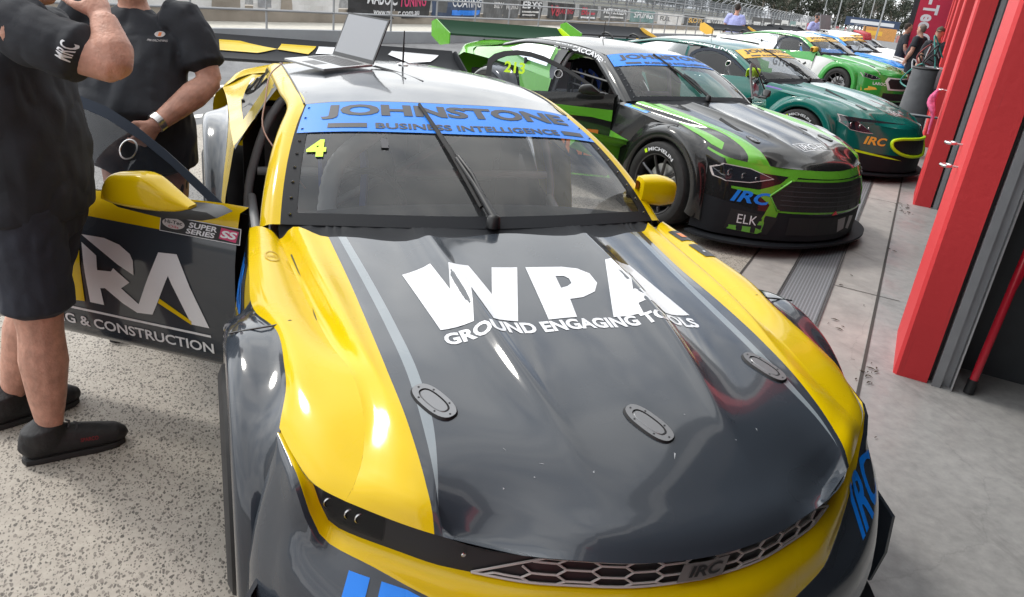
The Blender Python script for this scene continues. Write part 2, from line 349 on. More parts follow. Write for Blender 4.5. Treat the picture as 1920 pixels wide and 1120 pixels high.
def wheel(root, x, y, side, rimmat, tyre_text=False):
    hub = MB(); s = side
    hub.lathe([(s * -.26, .16), (s * -.10, .165), (s * -.10, .05)], M_ALU, 'X', 28)
    h = hub.build('wheel', root, loc=(x, y, .345))
    t = MB(); t.lathe([(-s * .30, .26), (-s * .30, .315), (-s * .27, .338), (-s * .16, .345), (-s * .035, .338), (-s * .012, .325), (0, .295), (-s * .004, .262), (-s * .02, .243)], M_RUB, 'X', 56); t.build('tyre', h)
    r = MB(); r.lathe([(-s * .30, .24), (-s * .05, .222), (-s * .012, .236), (-s * .010, .246), (-s * .018, .248)], rimmat, 'X', 56)
    r.lathe([(-s * .045, .0), (-s * .04, .035), (-s * .06, .055), (-s * .10, .06)], rimmat, 'X', 24)
    for k in range(5):
        for d in (-.15, .15):
            a = k * 2 * math.pi / 5 + .3; o = V((0, math.cos(a + d * 1.9), math.sin(a + d * 1.9))); i = V((0, math.cos(a + d * .6), math.sin(a + d * .6)))
            r.tube([i * .045 + V((-s * .06, 0, 0)), o * .12 + V((-s * .045, 0, 0)), o * .2 + V((-s * .03, 0, 0)), o * .228 + V((-s * .03, 0, 0))], [.018, .0135, .012, .014], rimmat, 6)
    r.build('rim', h)
    if tyre_text:
        def ring(u, v, k):
            a = R_(118) - u * R_(62); rr = .262 + v * .045; return (s * .003, -s * rr * math.cos(a) * (-1), rr * math.sin(a))
        signwork('lettering', h, [('T', 'MICHELIN', .12, .1, 1, .75, M_WHT, .02, 0, 0), ('P', [(0, .1), (.08, .1), (.08, .8), (0, .8)], M_NEON, 0)], lambda u, v, k: (s * .004, (.264 + .045 * v) * math.cos(R_(125) - u * R_(70)) * (1 if s < 0 else -1) * -1, (.264 + .045 * v) * math.sin(R_(125) - u * R_(70))), (24, 1))
    return h
GB = [(0, .475, .93), (.25, .495, .928), (.5, .565, .915), (.68, .645, .896), (.754, .685, .886)]
GT = [(0, 1.195, 1.243), (.2, 1.205, 1.241), (.4, 1.245, 1.228), (.53, 1.29, 1.208), (.596, 1.325, 1.192)]
def scr(u, v, off=0.0):
    # windscreen surface: u 0..1 across (image left to right), v 0 bottom .. 1 top
    x = abs(u * 2 - 1); s = 1 if u >= .5 else -1
    def on(c): 
        n = len(c) - 1; xs = x * c[-1][0]
        return V((xs, lerp_tab(xs, [(q[0], q[1]) for q in c]), lerp_tab(xs, [(q[0], q[2]) for q in c])))
    a, b = on(SB), on(ST); p = a.lerp(b, v); bow = .05 * 4 * v * (1 - v) * .55
    p += V((0, -.5, .8)) * bow + V((x * .018 * 4 * v * (1 - v), 0, 0)) + V((0, -.53, .85)) * off
    return V((p.x * s, p.y, p.z))
SB = smooth_line(GB, 30); ST = smooth_line(GT, 30)

def race_car(name, loc, rz, label, c):
    car = thing(name, loc, rz, label, 'race car', 'race cars parked nose out along the pit lane')
    P = c['pal']; g = P.get
    BODY = []
    def keep(o): BODY.append(o); return o
    # hood
    H7, H8 = HOODC[7], HOODC[8]
    E1 = [(a[0] + (b_[0] - a[0]) * .28, a[1] + (b_[1] - a[1]) * .28, a[2] + (b_[2] - a[2]) * (.42 if a[1] > -.5 else .28)) for a, b_ in zip(H7, H8)]; E2 = [(a[0] + (b_[0] - a[0]) * .72, a[1] + (b_[1] - a[1]) * .72, a[2] + (b_[2] - a[2]) * (.88 if a[1] > -.5 else .72)) for a, b_ in zip(H7, H8)]
    rows, mm = strips(HOODC[:8] + [E1, E2, H8], 64, list(g('hood')) + [g('hood')[7]] * 2, 6, True, True)
    mb = skin(MB(), rows, mm, (1, -1)); lipd = [V((p.x, p.y + .02, p.z - .012)) for p in [r[-1] for r in rows]]
    hood = keep(mb.build('hood', car, 80, weld=.0008, recalc=True))
    hr = [r[0] for r in rows]; cw = MB(); gl_ = []
    for p in hr:
        q = [b for b in SB if b.x >= min(p.x, .754) - 1e-6][0]; gl_.append(V((p.x, q.y + .01, q.z + .004)))
    skin(cw, [[p + V((0, .0, -.004)) for p in hr], [p.lerp(q, .5) + V((0, 0, -.012)) for p, q in zip(hr, gl_)], gl_], [M_CARB] * 2, (1, -1)); cw.build('cowl', car, 60, weld=.0008)
    # front fenders
    fens = []
    for s in (1, -1):
        rows, mm = strips(FENC, 44, [g('fender')] * 3, 4); mb = skin(MB(), rows, mm, (s,))
        side = [[(.853, .74, .856), (.876, .36, .832), (.874, .20, .81)], [(.89, .75, .68), (.90, .58, .66), (.886, .45, .63)], [(.925, .75, .45), (.915, .62, .43), (.905, .53, .42)], [(.925, .75, .19), (.922, .65, .19), (.915, .56, .20)]]
        rows, mm = strips(side, 14, [g('fender_side')] * 3, 2); skin(mb, rows, mm, (s,))
        f = keep(mb.build('front_fender', car, 50, weld=.0008, recalc=True)); fens.append(f)
    # wheel arch flares
    flares = []
    for s in (1, -1):
        rows = flare_rows(FLB, 0, .345, .462, .962, .90)
        rows2, mm = strips(rows, 72, [g('flare')] * 7, 3, False); f = keep(skin(MB(), rows2, mm, (s,)).build('front_flare', car, 60, recalc=True)); flares.append(f)
        sm = MB(); sm.tube([(s * .735, .5, .84), (s * .712, .2, .815), (s * .713, .035, .809), (s * .72, .015, .812), (s * .79, .004, .834), (s * .83, 0, .824), (s * .90, 0, .815), (s * .95, .0, .807)], .0028, M_BLK, 5); sm.build('panel_seam', f)
        rows = flare_rows(RFLB, 2.72, .345, .53, 1.0, .93)
        rows2, mm = strips(rows, 72, [g('rear_flare')] * 7, 2, False); keep(skin(MB(), rows2, mm, (s,)).build('rear_flare', car, 60, recalc=True))
    # nose / bumper
    kind = c.get('front', 'slim')
    if kind == 'slim':
        t0 = lip_ring(lambda x: -.028, lambda x, z: z - .014); t1 = lip_ring(lambda x: -.014, lambda x, z: lerp_tab(x, [(0, .580), (.35, .580), (.57, .576), (.68, .582), (.75, .586), (.783, .605), (.80, .665), (.815, .70), (.86, .735)]))
        l0 = lip_ring(lambda x: .0, lambda x, z: z)
        y1 = lip_ring(lambda x: lerp_tab(x, [(0, .03), (.55, .012), (.76, .004), (.80, .0), (.83, -.004), (.86, -.004)]), lambda x, z: lerp_tab(x, [(0, .562), (.4, .565), (.57, .562), (.68, .572), (.755, .578), (.785, .605), (.803, .664), (.82, .70), (.86, .733)]))
        y2 = lip_ring(lambda x: lerp_tab(x, [(0, .066), (.4, .045), (.57, .024), (.75, .02), (.80, .016), (.83, .008), (.86, .004)]), lambda x, z: lerp_tab(x, [(0, .455), (.2, .462), (.40, .490), (.565, .520), (.61, .532), (.68, .553), (.75, .566), (.78, .590), (.798, .648), (.812, .696), (.86, .730)]))
        rim = lip_ring(lambda x: lerp_tab(x, [(0, .072), (.4, .055), (.57, .036), (.75, .034), (.80, .03), (.83, .016), (.86, .006)]), lambda x, z: lerp_tab(x, [(0, .44), (.2, .447), (.40, .477), (.565, .508), (.61, .521), (.68, .543), (.75, .557), (.78, .583), (.798, .642), (.812, .690), (.86, .727)]))
        b1 = smooth_line([(0, -1.018, .40), (.3, -.965, .41), (.58, -.85, .45), (.75, -.71, .50), (.83, -.60, .55), (.862, -.50, .62), (.868, -.43, .68), (.858, -.385, .72)], 41)
        b2 = smooth_line([(0, -1.03, .32), (.3, -.985, .32), (.6, -.87, .33), (.78, -.74, .35), (.88, -.61, .38), (.925, -.52, .42), (.93, -.46, .46), (.90, -.43, .5)], 41)
        b3 = smooth_line([(0, -.99, .13), (.3, -.955, .13), (.6, -.85, .13), (.78, -.72, .13), (.88, -.60, .14), (.93, -.52, .15), (.94, -.48, .16), (.92, -.47, .18)], 41)
        mb = MB()
        for rws, m in (([l0, t0], g('lip')), ([t0, t1], M_BLK), ([t1, y1, y2], g('ledge')), ([y2, rim], M_DRK), ([rim, b1, b2, b3], g('bumper'))):
            rr, mm = strips(rws, 41, [m] * (len(rws) - 1), 3, False); skin(mb, rr, mm, (1, -1))
        bump = keep(mb.build('front_bumper', car, 45, weld=.0004, recalc=True))
        hit = bvh_of(bump)
        # grille: hexagonal bars over a dark opening
        def gpt(x, v, o=0.0):
            i = min(40, max(0, next((k for k, p in enumerate(LIP) if p.x >= abs(x)), 40))); p = t0[i].lerp(t1[i], v); sx = 1 if x >= 0 else -1
            k0, k1 = max(i - 1, 0), i; fx = 0 if k1 == k0 else (abs(x) - LIP[k0].x) / max(LIP[k1].x - LIP[k0].x, 1e-6)
            a = t0[k0].lerp(t1[k0], v); b = t0[k1].lerp(t1[k1], v); p = a.lerp(b, fx); return V((sx * p.x if abs(x) > 1e-6 else 0, p.y - .006 - o, p.z + .004 + o * .6))
        gb = MB(); r = .0028
        lim = lambda v: .36 + .14 * (v - .1) / .885
        for v in (.10, .985): gb.tube([gpt(-lim(v) + 2 * lim(v) * i / 30, v) for i in range(31)], r * 1.2, M_GREYP, 5)
        hh, dx = .40, .072
        for i in range(-8, 9):
            for n in range(0, 5):
                v = .06 + (hh / 2 if i % 2 else 0) + n * hh
                if .1 <= v <= .985 and abs(i * dx) < lim(v) - .02: gb.tube([gpt(i * dx - .026, v), gpt(i * dx, v), gpt(i * dx + .026, v)], r, M_GREYP, 5)
                for dv in (-hh / 2, hh / 2):
                    w2 = v + dv; xa, xb = i * dx + .026, (i + 1) * dx - .026
                    if min(v, w2) > .97 or max(v, w2) < .12 or max(abs(xa), abs(xb)) > lim(max(.1, min(v, w2))): continue
                    gb.tube([gpt(xa, min(max(v, .1), .985)), gpt(xb, min(max(w2, .1), .985))], r, M_GREYP, 5)
        for s in (1, -1): gb.tube([gpt(s * .36, .10), gpt(s * .43, .5), gpt(s * .50, .985)], r, M_GREYP, 5)
        gr = keep(gb.build('grille', car))
        signwork('emblem', gr, [('P', [(.0, 0), (.86, 0), (1, 1), (.12, 1)], M_BADGE, 0), ('T', 'IRC', .2, .18, .86, .82, M_BLK, .03, .3, .002)], lambda u, v, k: gpt(-.075 + .14 * u, .92 - .66 * v, .012 + k), (6, 2))
        for s in (1, -1):
            bo_ = MB(); p = gpt(s * .52, .45); bo_.lathe([(-.006, .006), (-.008, .004), (-.008, 0)], M_SIL, 'Y', 10, p); bo_.build('bolt', bump)
            hb = MB(); idx = [i for i in range(41) if .655 <= LIP[i].x <= .80]
            up = [t0[i].lerp(t1[i], .12) for i in idx]; lo = [t0[i].lerp(t1[i], .86) for i in idx]
            for q in (up, lo):
                for p in q: p.y -= .004; p.z += .002
            skin(hb, [up, lo], [M_LENS], (s,)); h = keep(hb.build('headlight', car))
            dd = MB()
            for f_ in (.35, .62, .85):
                p = up[int(f_ * (len(up) - 1))].lerp(lo[int(f_ * (len(lo) - 1))], .5); dd.lathe([(0, .004), (.004, .012), (-.004, .015), (-.006, .013)], M_SIL, 'Y', 14, (s * p.x, p.y + .012, p.z))
            dd.build('lamp', h)
    else:
        pr = c.get('nose', .0)
        l0 = LIP; f1 = lip_ring(lambda x: lerp_tab(x, [(0, .035), (.6, .025), (.86, .01)]), lambda x, z: z - .055 + (.04 if x > .8 else 0))
        f2 = lip_ring(lambda x: lerp_tab(x, [(0, .075 + pr), (.6, .06), (.86, .03)]), lambda x, z: lerp_tab(x, [(0, .46), (.6, .48), (.86, .58)]))
        f3 = lip_ring(lambda x: lerp_tab(x, [(0, .085 + pr), (.6, .085), (.86, .05)]), lambda x, z: lerp_tab(x, [(0, .33), (.6, .34), (.86, .40)]))
        f4 = lip_ring(lambda x: lerp_tab(x, [(0, .08 + pr), (.6, .09), (.86, .06)]), lambda x, z: .12)
        mb = MB(); rr, mm = strips([l0, f1, f2, f3, f4], 41, [g('lip'), g('nose'), g('nose'), g('bumper')], 4, False); skin(mb, rr, mm, (1, -1))
        bump = keep(mb.build('front_bumper', car, 45, weld=.0004, recalc=True)); hit = bvh_of(bump)
    # splitter
    sp = [(x, y + (.0 if kind == 'slim' else .035), .10) for x, y in ((0, -1.09), (.3, -1.065), (.6, -.97), (.82, -.82), (.93, -.67), (.965, -.56), (.96, -.44))]
    sp = smooth_line(sp, 24); poly = [V((-p.x, p.y, p.z)) for p in reversed(sp)] + sp[1:] 
    keep(MB().prism([p for p in poly], (0, 0, -.018), g('splitter', M_CARB)).build('splitter', car, 30, recalc=True))
    for s in (1, -1):
        if g('canard', 0) == 0: continue
        fin = MB(); A = [(s * .90, -.50, .45), (s * .945, -.55, .41), (s * .972, -.635, .345), (s * .968, -.655, .22), (s * .958, -.645, .10), (s * .952, -.46, .10), (s * .945, -.42, .40)]
        fin.prism(A, (-s * .012, 0, 0), g('canard', M_DRK)); keep(fin.build('canard', car, 30, recalc=True))
    # windscreen with black surround
    W_, U = 41, 17; n = W_
    mb = MB(); inset_u, b0, t1_ = .035, .075, .965
    def sv_(u, v):
        # rounded upper corners
        return scr(u, v)
    def band(u0, u1, v0, v1, m, nu, nv, off=0.0, b=None):
        b = b or mb; vs = [scr(u0 + (u1 - u0) * i / nu, v0 + (v1 - v0) * j / nv, off) for j in range(nv + 1) for i in range(nu + 1)]
        b.add(vs, [(j * (nu + 1) + i, j * (nu + 1) + i + 1, (j + 1) * (nu + 1) + i + 1, (j + 1) * (nu + 1) + i) for j in range(nv) for i in range(nu)], m)
    fm = MB(); band(0, 1, 0, b0, M_CARB, 40, 3, 0, fm); band(0, 1, t1_, 1, M_CARB, 40, 2, 0, fm); band(0, inset_u, b0, t1_, M_CARB, 2, 14, 0, fm); band(1 - inset_u, 1, b0, t1_, M_CARB, 2, 14, 0, fm)
    for k in range(9): 
        for u in (.02, .98): p = scr(u, .06 + k * .11, .002); fm.lathe([(-.002, .006), (.003, .005), (.004, 0.001)], M_ALU, 'Y', 8, p)
    fm.build('screen_surround', car, 60)
    band(inset_u, 1 - inset_u, b0, t1_, g('glass', M_GLS), 40, 14, -.002)
    ws = keep(mb.build('windscreen', car, 180))
    ban = c['banner']
    bb = MB(); band(inset_u * .2, 1 - inset_u * .2, .685, .99, ban[0], 40, 6, .003, bb); bo = bb.build('sun_strip', car, 180)
    bf = lambda u, v, k: scr(.015 + .97 * u, .685 + .30 * v, .005 + k)
    signwork('lettering', bo, [('T', 'JOHNSTONE', .05, .40, .945, .90, M_LET, .045, 0, 0), ('T', 'BUSINESS INTELLIGENCE', .215, .09, .85, .27, M_LET, .03, 0, 0), ('R', .075, .12, .19, .26, M_LET, 0), ('R', .87, .12, .965, .26, M_LET, 0)], bf, (40, 3))
    if c.get('number'):
        tagp(signwork('race_number', car, [('T', c['number'], .042, .47, .092, .615, M_NEON, .06, 0, 0)], lambda u, v, k: scr(u, v, .004), (4, 3)))
    # A pillars + cant rails
    for s in (1, -1):
        pin = [scr(1, v) for v in (0, .2, .4, .6, .8, 1)] + [V((.602, 1.6, 1.218)), V((.598, 2.1, 1.222)), V((.58, 2.6, 1.188)), V((.56, 3.05, 1.10))]
        pmid = [p + V((.038, .012, -.004)) for p in pin]; pout = [p + V((.068, .045, -.035)) for p in pin]; pin2 = [p + V((.055, .075, -.06)) for p in pin]
        rr, mm = strips([pin, pmid, pout, pin2], 50, [g('pillar')] * 2 + [M_INT], 3); keep(skin(MB(), rr, mm, (s,)).build('roof_pillar', car, 50, recalc=True))
    # roof
    rc = []
    for fx in (0, .25, .5, .75, 1):
        col = []
        for y, z, h in ((1.195, 1.243, .596), (1.5, 1.272, .602), (1.8, 1.28, .602), (2.1, 1.279, .598), (2.4, 1.262, .588), (2.7, 1.226, .575), (3.05, 1.15, .56)):
            x = h * fx; f = fx * fx
            zz = z - f * (.051 if y < 1.3 else .053); yy = y + (f * .13 if y < 1.3 else (f * .08 if y < 1.6 else 0))
            col.append((x, yy, zz))
        rc.append(col)
    rr, mm = strips(rc, 40, [g('roof')] * 4, 5, True, True); keep(skin(MB(), rr, mm, (1, -1)).build('roof', car, 60, weld=.0008, recalc=True))
    for s in (1, -1):
        sm = MB(); sm.tube(smooth_line([(s * .598, 1.325, 1.194), (s * .604, 1.6, 1.221), (s * .6, 2.1, 1.224), (s * .582, 2.6, 1.19), (s * .562, 3.05, 1.10)], 24), .004, M_BLK, 5)
        sm.build('roof_seam', car)
    # rear window, deck, tail
    rw = [[(0, 3.05, 1.15), (0, 3.3, 1.09), (0, 3.55, 1.03)], [(.4, 3.05, 1.135), (.42, 3.3, 1.075), (.45, 3.55, 1.015)], [(.56, 3.05, 1.10), (.6, 3.3, 1.04), (.66, 3.55, .99)]]
    rr, mm = strips(rw, 12, [M_PLX] * 2, 2); skin(MB(), rr, mm, (1, -1)).build('rear_window', car, 60, weld=.0008)
    dk = [[(0, 3.55, 1.03), (0, 3.75, 1.03), (0, 3.86, 1.045), (0, 3.88, .95), (0, 3.9, .6), (0, 3.85, .3)], [(.45, 3.55, 1.015), (.45, 3.75, 1.02), (.45, 3.85, 1.035), (.45, 3.87, .94), (.45, 3.88, .6), (.45, 3.84, .3)], [(.7, 3.55, .985), (.72, 3.68, .985), (.72, 3.78, .98), (.76, 3.8, .9), (.8, 3.8, .6), (.8, 3.78, .3)], [(.87, 3.30, .93), (.85, 3.5, .92), (.83, 3.6, .91), (.9, 3.62, .85), (.93, 3.62, .6), (.92, 3.6, .3)]]
    rr, mm = strips(dk, 24, [g('deck')] * 3, 3); keep(skin(MB(), rr, mm, (1, -1)).build('rear_body', car, 45, weld=.0008, recalc=True))
    # quarter panels with dark quarter window
    for s in (1, -1):
        top = [(.655, 1.95, 1.185), (.65, 2.3, 1.175), (.63, 2.6, 1.15), (.62, 3.05, 1.06), (.68, 3.55, .985)]
        q1 = [(.80, 1.80, .96), (.80, 2.2, .965), (.79, 2.6, .965), (.80, 3.05, .955), (.79, 3.45, .945)]
        q2 = [(.865, 1.76, .90), (.865, 2.2, .92), (.86, 2.6, .93), (.86, 3.0, .93), (.87, 3.3, .93)]
        q3 = [(.925, 1.76, .55), (.925, 1.95, .56), (.92, 2.1, .58), (.91, 2.16, .60), (.90, 2.2, .62)]
        q4 = [(.925, 1.76, .19), (.93, 1.9, .19), (.93, 2.0, .19), (.93, 2.08, .20), (.93, 2.12, .20)]
        mb = MB(); rr, mm = strips([top, q1, q2], 24, [g('quarter')] * 2, 4); skin(mb, rr, mm, (s,))
        rr, mm = strips([[(.865, 1.76, .90), (.865, 1.95, .91), (.865, 2.15, .915), (.865, 2.25, .92), (.865, 2.36, .925)], q3, q4], 16, [g('quarter'), g('flare')], 3); skin(mb, rr, mm, (s,))
        bp = MB(); rr, mm = strips([[(.86, 1.74, .90), (.83, 1.76, .95), (.70, 1.80, 1.13), (.655, 1.80, 1.19)], [(.865, 1.80, .90), (.80, 1.90, .96), (.68, 1.98, 1.14), (.655, 2.0, 1.185)]], 10, [M_BLK], 1); skin(bp, rr, mm, (s,)); bp.build('door_pillar', car, 60)
        qo = keep(mb.build('quarter_panel', car, 50, recalc=True))
        win = [[(.675, 2.0, 1.165), (.665, 2.3, 1.155), (.645, 2.62, 1.125), (.66, 2.80, 1.075)], [(.80, 1.94, .99), (.79, 2.25, 1.0), (.765, 2.52, 1.02), (.71, 2.78, 1.065)]]
        rr, mm = strips([[V(p) + V((.012, 0, .008)) for p in q] for q in win], 12, [g('qwin', M_PLX)], 3); skin(MB(), rr, mm, (s,)).build('quarter_window', qo, 60)
    # floor, sills, dash, seat, cage
    fl = MB(); fl.box((0, 1.55, .17), (1.82, 2.4, .06), M_INT); fl.box((0, .72, .52), (1.5, .03, .66), M_INT); fl.box((0, 2.35, .6), (1.6, .03, .85), M_INT); fl.box((0, -.15, .42), (1.3, .9, .25), M_INT); fl.box((0, 3.0, .45), (1.4, 1.2, .6), M_INT)
    for s in (1, -1): fl.box((s * .88, 1.25, .27), (.08, 1.1, .18), g('sill', M_BLK)); fl.box((s * .66, 0, .62), (.05, .8, .28), M_INT)
    fl.build('chassis', car, 0)
    if c.get('detail', 1):
        ab = MB(); ab.box((-.30, 2.325, .80), (.78, .012, .40), M_ALU); ab.box((.42, 2.325, .78), (.5, .012, .34), M_CAGE); ab.build('sky_reflection_panel', car, 0)  # added panels: pale patches in place of sky reflected in the windscreen
        du_ = MB(); pts = smooth_line([(-.10, 1.5, 1.17), (-.30, 1.35, 1.08), (-.50, 1.15, .96), (-.55, 1.02, .80)], 40); du_.tube(pts, [.036 + (.004 if k % 2 else 0) for k in range(40)], M_CAGE, 10); du_.build('air_hose', car, 60)
        bx_ = MB(); bx_.box((.30, 1.25, .50), (.34, .30, .22), M_CAGE); bx_.box((.05, 1.1, .62), (.10, .16, .22), M_BLK); bx_.build('switch_console', car, 30, bevel=.01)
    db = MB(); rr, mm = strips([[(0, .62, .885), (0, .8, .90), (0, .95, .87), (0, 1.0, .74)], [(.45, .68, .88), (.45, .82, .89), (.45, .95, .86), (.45, 1.0, .74)], [(.72, .74, .86), (.72, .84, .87), (.72, .93, .84), (.72, .98, .74)]], 14, [M_INT] * 2, 3); skin(db, rr, mm, (1, -1)); db.box((0, .99, .78), (.5, .04, .12), M_CAGE); db.build('dashboard', car, 50)
    if c.get('detail', 1):
        cg = MB(); rT = .021
        for s in (1, -1):
            cg.tube(smooth_line([(s * .77, .80, .3), (s * .76, .82, .85), (s * .66, 1.2, 1.10), (s * .58, 1.45, 1.19), (s * .56, 1.8, 1.20)], 22), rT, M_CAGE, 8)
            cg.tube(smooth_line([(s * .80, 1.82, .2), (s * .78, 1.82, .8), (s * .62, 1.82, 1.14), (s * .54, 1.82, 1.2)], 16), rT, M_CAGE, 8)
            cg.tube([(s * .56, 1.82, 1.17), (s * .5, 2.9, .75)], rT, M_CAGE, 8); cg.tube([(s * .78, .85, .55), (s * .79, 1.8, .42)], rT, M_CAGE, 8); cg.tube([(s * .77, .84, .3), (s * .79, 1.8, .66)], rT, M_CAGE, 8)
        cg.tube([(-.56, 1.82, 1.2), (.56, 1.82, 1.2)], rT, M_CAGE, 8); cg.tube([(-.76, 1.82, .4), (.56, 1.82, 1.17)], rT, M_CAGE, 8); cg.tube([(-.59, 1.42, 1.18), (.59, 1.42, 1.18)], rT, M_CAGE, 8); cg.tube([(-.76, 1.82, .78), (.76, 1.82, .78)], rT, M_CAGE, 8)
        cg.build('roll_cage', car, 60)
        for sx in (-.36,):
            st = MB(); rr, mm = strips([[(-.24, 1.15, .42), (-.25, 1.5, .34), (-.26, 1.68, .5), (-.27, 1.80, .8), (-.2, 1.88, 1.05)], [(-.17, 1.12, .36), (-.18, 1.5, .26), (-.18, 1.74, .45), (-.17, 1.87, .8), (-.12, 1.93, 1.08)], [(.17, 1.12, .36), (.18, 1.5, .26), (.18, 1.74, .45), (.17, 1.87, .8), (.12, 1.93, 1.08)], [(.24, 1.15, .42), (.25, 1.5, .34), (.26, 1.68, .5), (.27, 1.80, .8), (.2, 1.88, 1.05)]], 20, [M_CARB] * 3, 3)
            for r_ in rr:
                for p in r_: p.x += sx
            skin(st, rr, mm); st.build('seat', car, 60, solid=.02)
            for bx in (-.09, .09):
                be = MB(); be.tube(smooth_line([(sx + bx * .6, 1.90, .98), (sx + bx, 1.80, .92), (sx + bx, 1.70, .62), (sx + bx * .5, 1.55, .42)], 14), .022, M_BELT, 4); be.build('seat_belt', car, 0)
            nt_ = MB()
            for k in range(5): nt_.tube([(-.74 + .02 * k, 1.05 + .16 * k, .62), (-.70 + .02 * k, 1.05 + .16 * k, 1.02)], .010, M_BLK, 4)
            for k in range(4): nt_.tube([(-.735, 1.03, .66 + .11 * k), (-.66, 1.72, .66 + .11 * k)], .010, M_BLK, 4)
            nt_.build('window_net', car, 0)
            sw = MB(); ctr = V((sx, 1.14, .80)); ax = V((0, .35, 1)).normalized(); e1 = V((1, 0, 0)); e2 = V((0, -.94, .34))
            e2 = V((0, .30, .95)); rim_ = [ctr + .16 * (math.cos(t) * e1 + math.sin(t) * e2) for t in [2 * math.pi * k / 24 for k in range(25)]]
            sw.tube(rim_, .014, M_BLK, 8, False); sw.tube([ctr - .16 * e1, ctr, ctr + .16 * e1], .013, M_CARB, 6); sw.tube([ctr, ctr + V((0, -.2, -.04))], .02, M_BLK, 8); sw.build('steering_wheel', car, 60)
    # doors
    for s, ang in c['doors']:
        dr = door(car, s, ang, c)
    # wheels
    for x, s in ((-.982, -1), (.982, 1)):
        wheel(car, x, 0, s, c.get('rim', M_RIM), c.get('tyre_text') and s < 0); wheel(car, x * 1.03, 2.72, s, c.get('rim', M_RIM))
    for s in (1, -1):
        ib = MB()
        for yy in (0, 2.72): ib.box((s * .64, yy, .50), (.02, .84 if yy == 0 else .98, .5), M_INT)
        ib.build('wheel_well', car, 0)
    # wing
    wg = MB(); prof = [(-.02, .0), (.05, -.014), (.18, .0), (.3, .055), (.37, .125), (.368, .135), (.28, .075), (.17, .036), (.05, .016), (-.01, .014)]
    wy, wz = 3.86, (1.03 if kind == 'slim' else 1.075)
    a = [V((-.90, wy + y, wz + z)) for y, z in prof]; wg.prism(a, (1.8, 0, 0), g('wing', M_CARB)); wo = wg.build('rear_wing', car, 40, recalc=True)
    for s in (1, -1):
        ep = MB(); ep.prism([V((s * .905, wy - .06, wz - .10)), V((s * .905, wy + .16, wz - .14)), V((s * .905, wy + .40, wz - .06)), V((s * .905, wy + .42, wz + .10)), V((s * .905, wy + .30, wz + .14)), V((s * .905, wy - .06, wz + .02))], (s * .012, 0, 0), (g('endplates') or {-1: M_CARB, 1: M_CARB})[s]); ep.build('end_plate', wo, 30, recalc=True)
        st = MB(); st.tube(smooth_line([(s * .33, 3.62, .98), (s * .33, 3.74, 1.10), (s * .33, 3.88, 1.12), (s * .33, 3.98, 1.04)] if c.get('swan') else [(s * .36, 3.70, .96), (s * .36, 3.82, 1.0), (s * .36, 3.95, 1.025)], 10), .016, M_BLK, 8); st.build('wing_support', wo, 60)
    if g('wing_marks'):
        signwork('marking', wo, g('wing_marks'), lambda u, v, k: (-.9 + 1.8 * u, wy + .04 + .28 * v, wz + lerp_tab(.04 + .28 * v, [(-.01, .014), (.05, .016), (.17, .036), (.28, .075), (.368, .135)]) + .006 + k), (10, 6))
    # wiper
    wp = MB(); pts = [scr(.475, .02, .035), scr(.455, .25, .028), scr(.43, .45, .022)]
    wp.tube(pts, [.016, .012, .009], M_BLK, 8); wp.tube([scr(.472, .10, .034), scr(.452, .30, .045), scr(.435, .46, .03)], .006, M_BLK, 6)
    wp.tube([scr(.458, .12, .012), scr(.425, .50, .012), scr(.372, .955, .012)], [.008, .012, .007], M_RUB, 6); wp.lathe([(-.02, .026), (.02, .024), (.028, .01)], M_BLK, 'Z', 16, scr(.475, .02, .02)); wp.build('wiper', car, 60)
    # closed-side mirror, aerial, hood pins
    for s in c.get('mirrors', (1,)): mirror(car, V((s * .72, .83, .985)), s, 0, g('mirror'))
    an = MB(); an.tube([(0, 2.13, 1.27), (0, 2.13, 1.45)], [.006, .003], M_BLK, 6); an.lathe([(0, .035), (.012, .03), (.02, .01)], M_SIL, 'Z', 12, (0, 2.13, 1.272)); an.build('aerial', car)
    hb = bvh_of(hood)
    for x, y, rot in ([(-.497, -.433, .70), (0, -.615, .42), (.495, -.425, .15)] if c.get('pins') else [(-.45, -.45, 0), (.45, -.45, 0)]):
        h = hb.ray_cast(V((x, y, 2)), V((0, 0, -1))); p, nn = h[0], h[1]
        if nn.z < 0: nn = -nn
        q = nn.to_track_quat('Z', 'Y').to_matrix() @ Matrix.Rotation(rot, 3, 'Z')
        pb = MB()
        def oval(a, b, z): return [p + q @ V((a * math.copysign(abs(math.cos(t)) ** .8, math.cos(t)) * (1 + .0), b * math.copysign(abs(math.sin(t)) ** .8, math.sin(t)), z)) for t in [2 * math.pi * k / 28 for k in range(28)]]
        R0, R1, R2, R3, R4 = oval(.037, .073, -.001), oval(.033, .069, .006), oval(.021, .050, .006), oval(.0195, .048, .002), oval(.0165, .044, .0055)
        for A, B, m in ((R0, R1, M_SEAM), (R1, R2, M_PIN), (R2, R3, M_SEAM), (R3, R4, M_PIN)):
            pb.add(A + B, [(k, (k + 1) % 28, 28 + (k + 1) % 28, 28 + k) for k in range(28)], m)
        pb.add(R4, [tuple(range(28))], M_PIN)
        for k in range(6):
            t = 2 * math.pi * (k + .5) / 6; e = p + q @ V((.027 * math.cos(t), .060 * math.sin(t), .0065)); pb.lathe([(0, .0028), (.001, .002), (.001, 0)], M_BLK, 'Z', 8, e)
        pb.build('hood_latch', car, 30)
    # extra artwork
    if c.get('art'): c['art'](car, dict(hood=hood, bumper=bump, fenders=fens, flares=flares, hit=hit, hb=hb))
    wf = c.get('warp')
    if wf:
        for o in car.children_recursive:
            if o.type != 'MESH' or o.name.split('.')[0] in ('wheel', 'tyre', 'rim', 'front_flare', 'rear_flare', 'wheel_well'): continue
            mw = Matrix.Identity(4)
            if o.get('moved'): continue
            for v in o.data.vertices: v.co = V(wf(v.co))
    return car
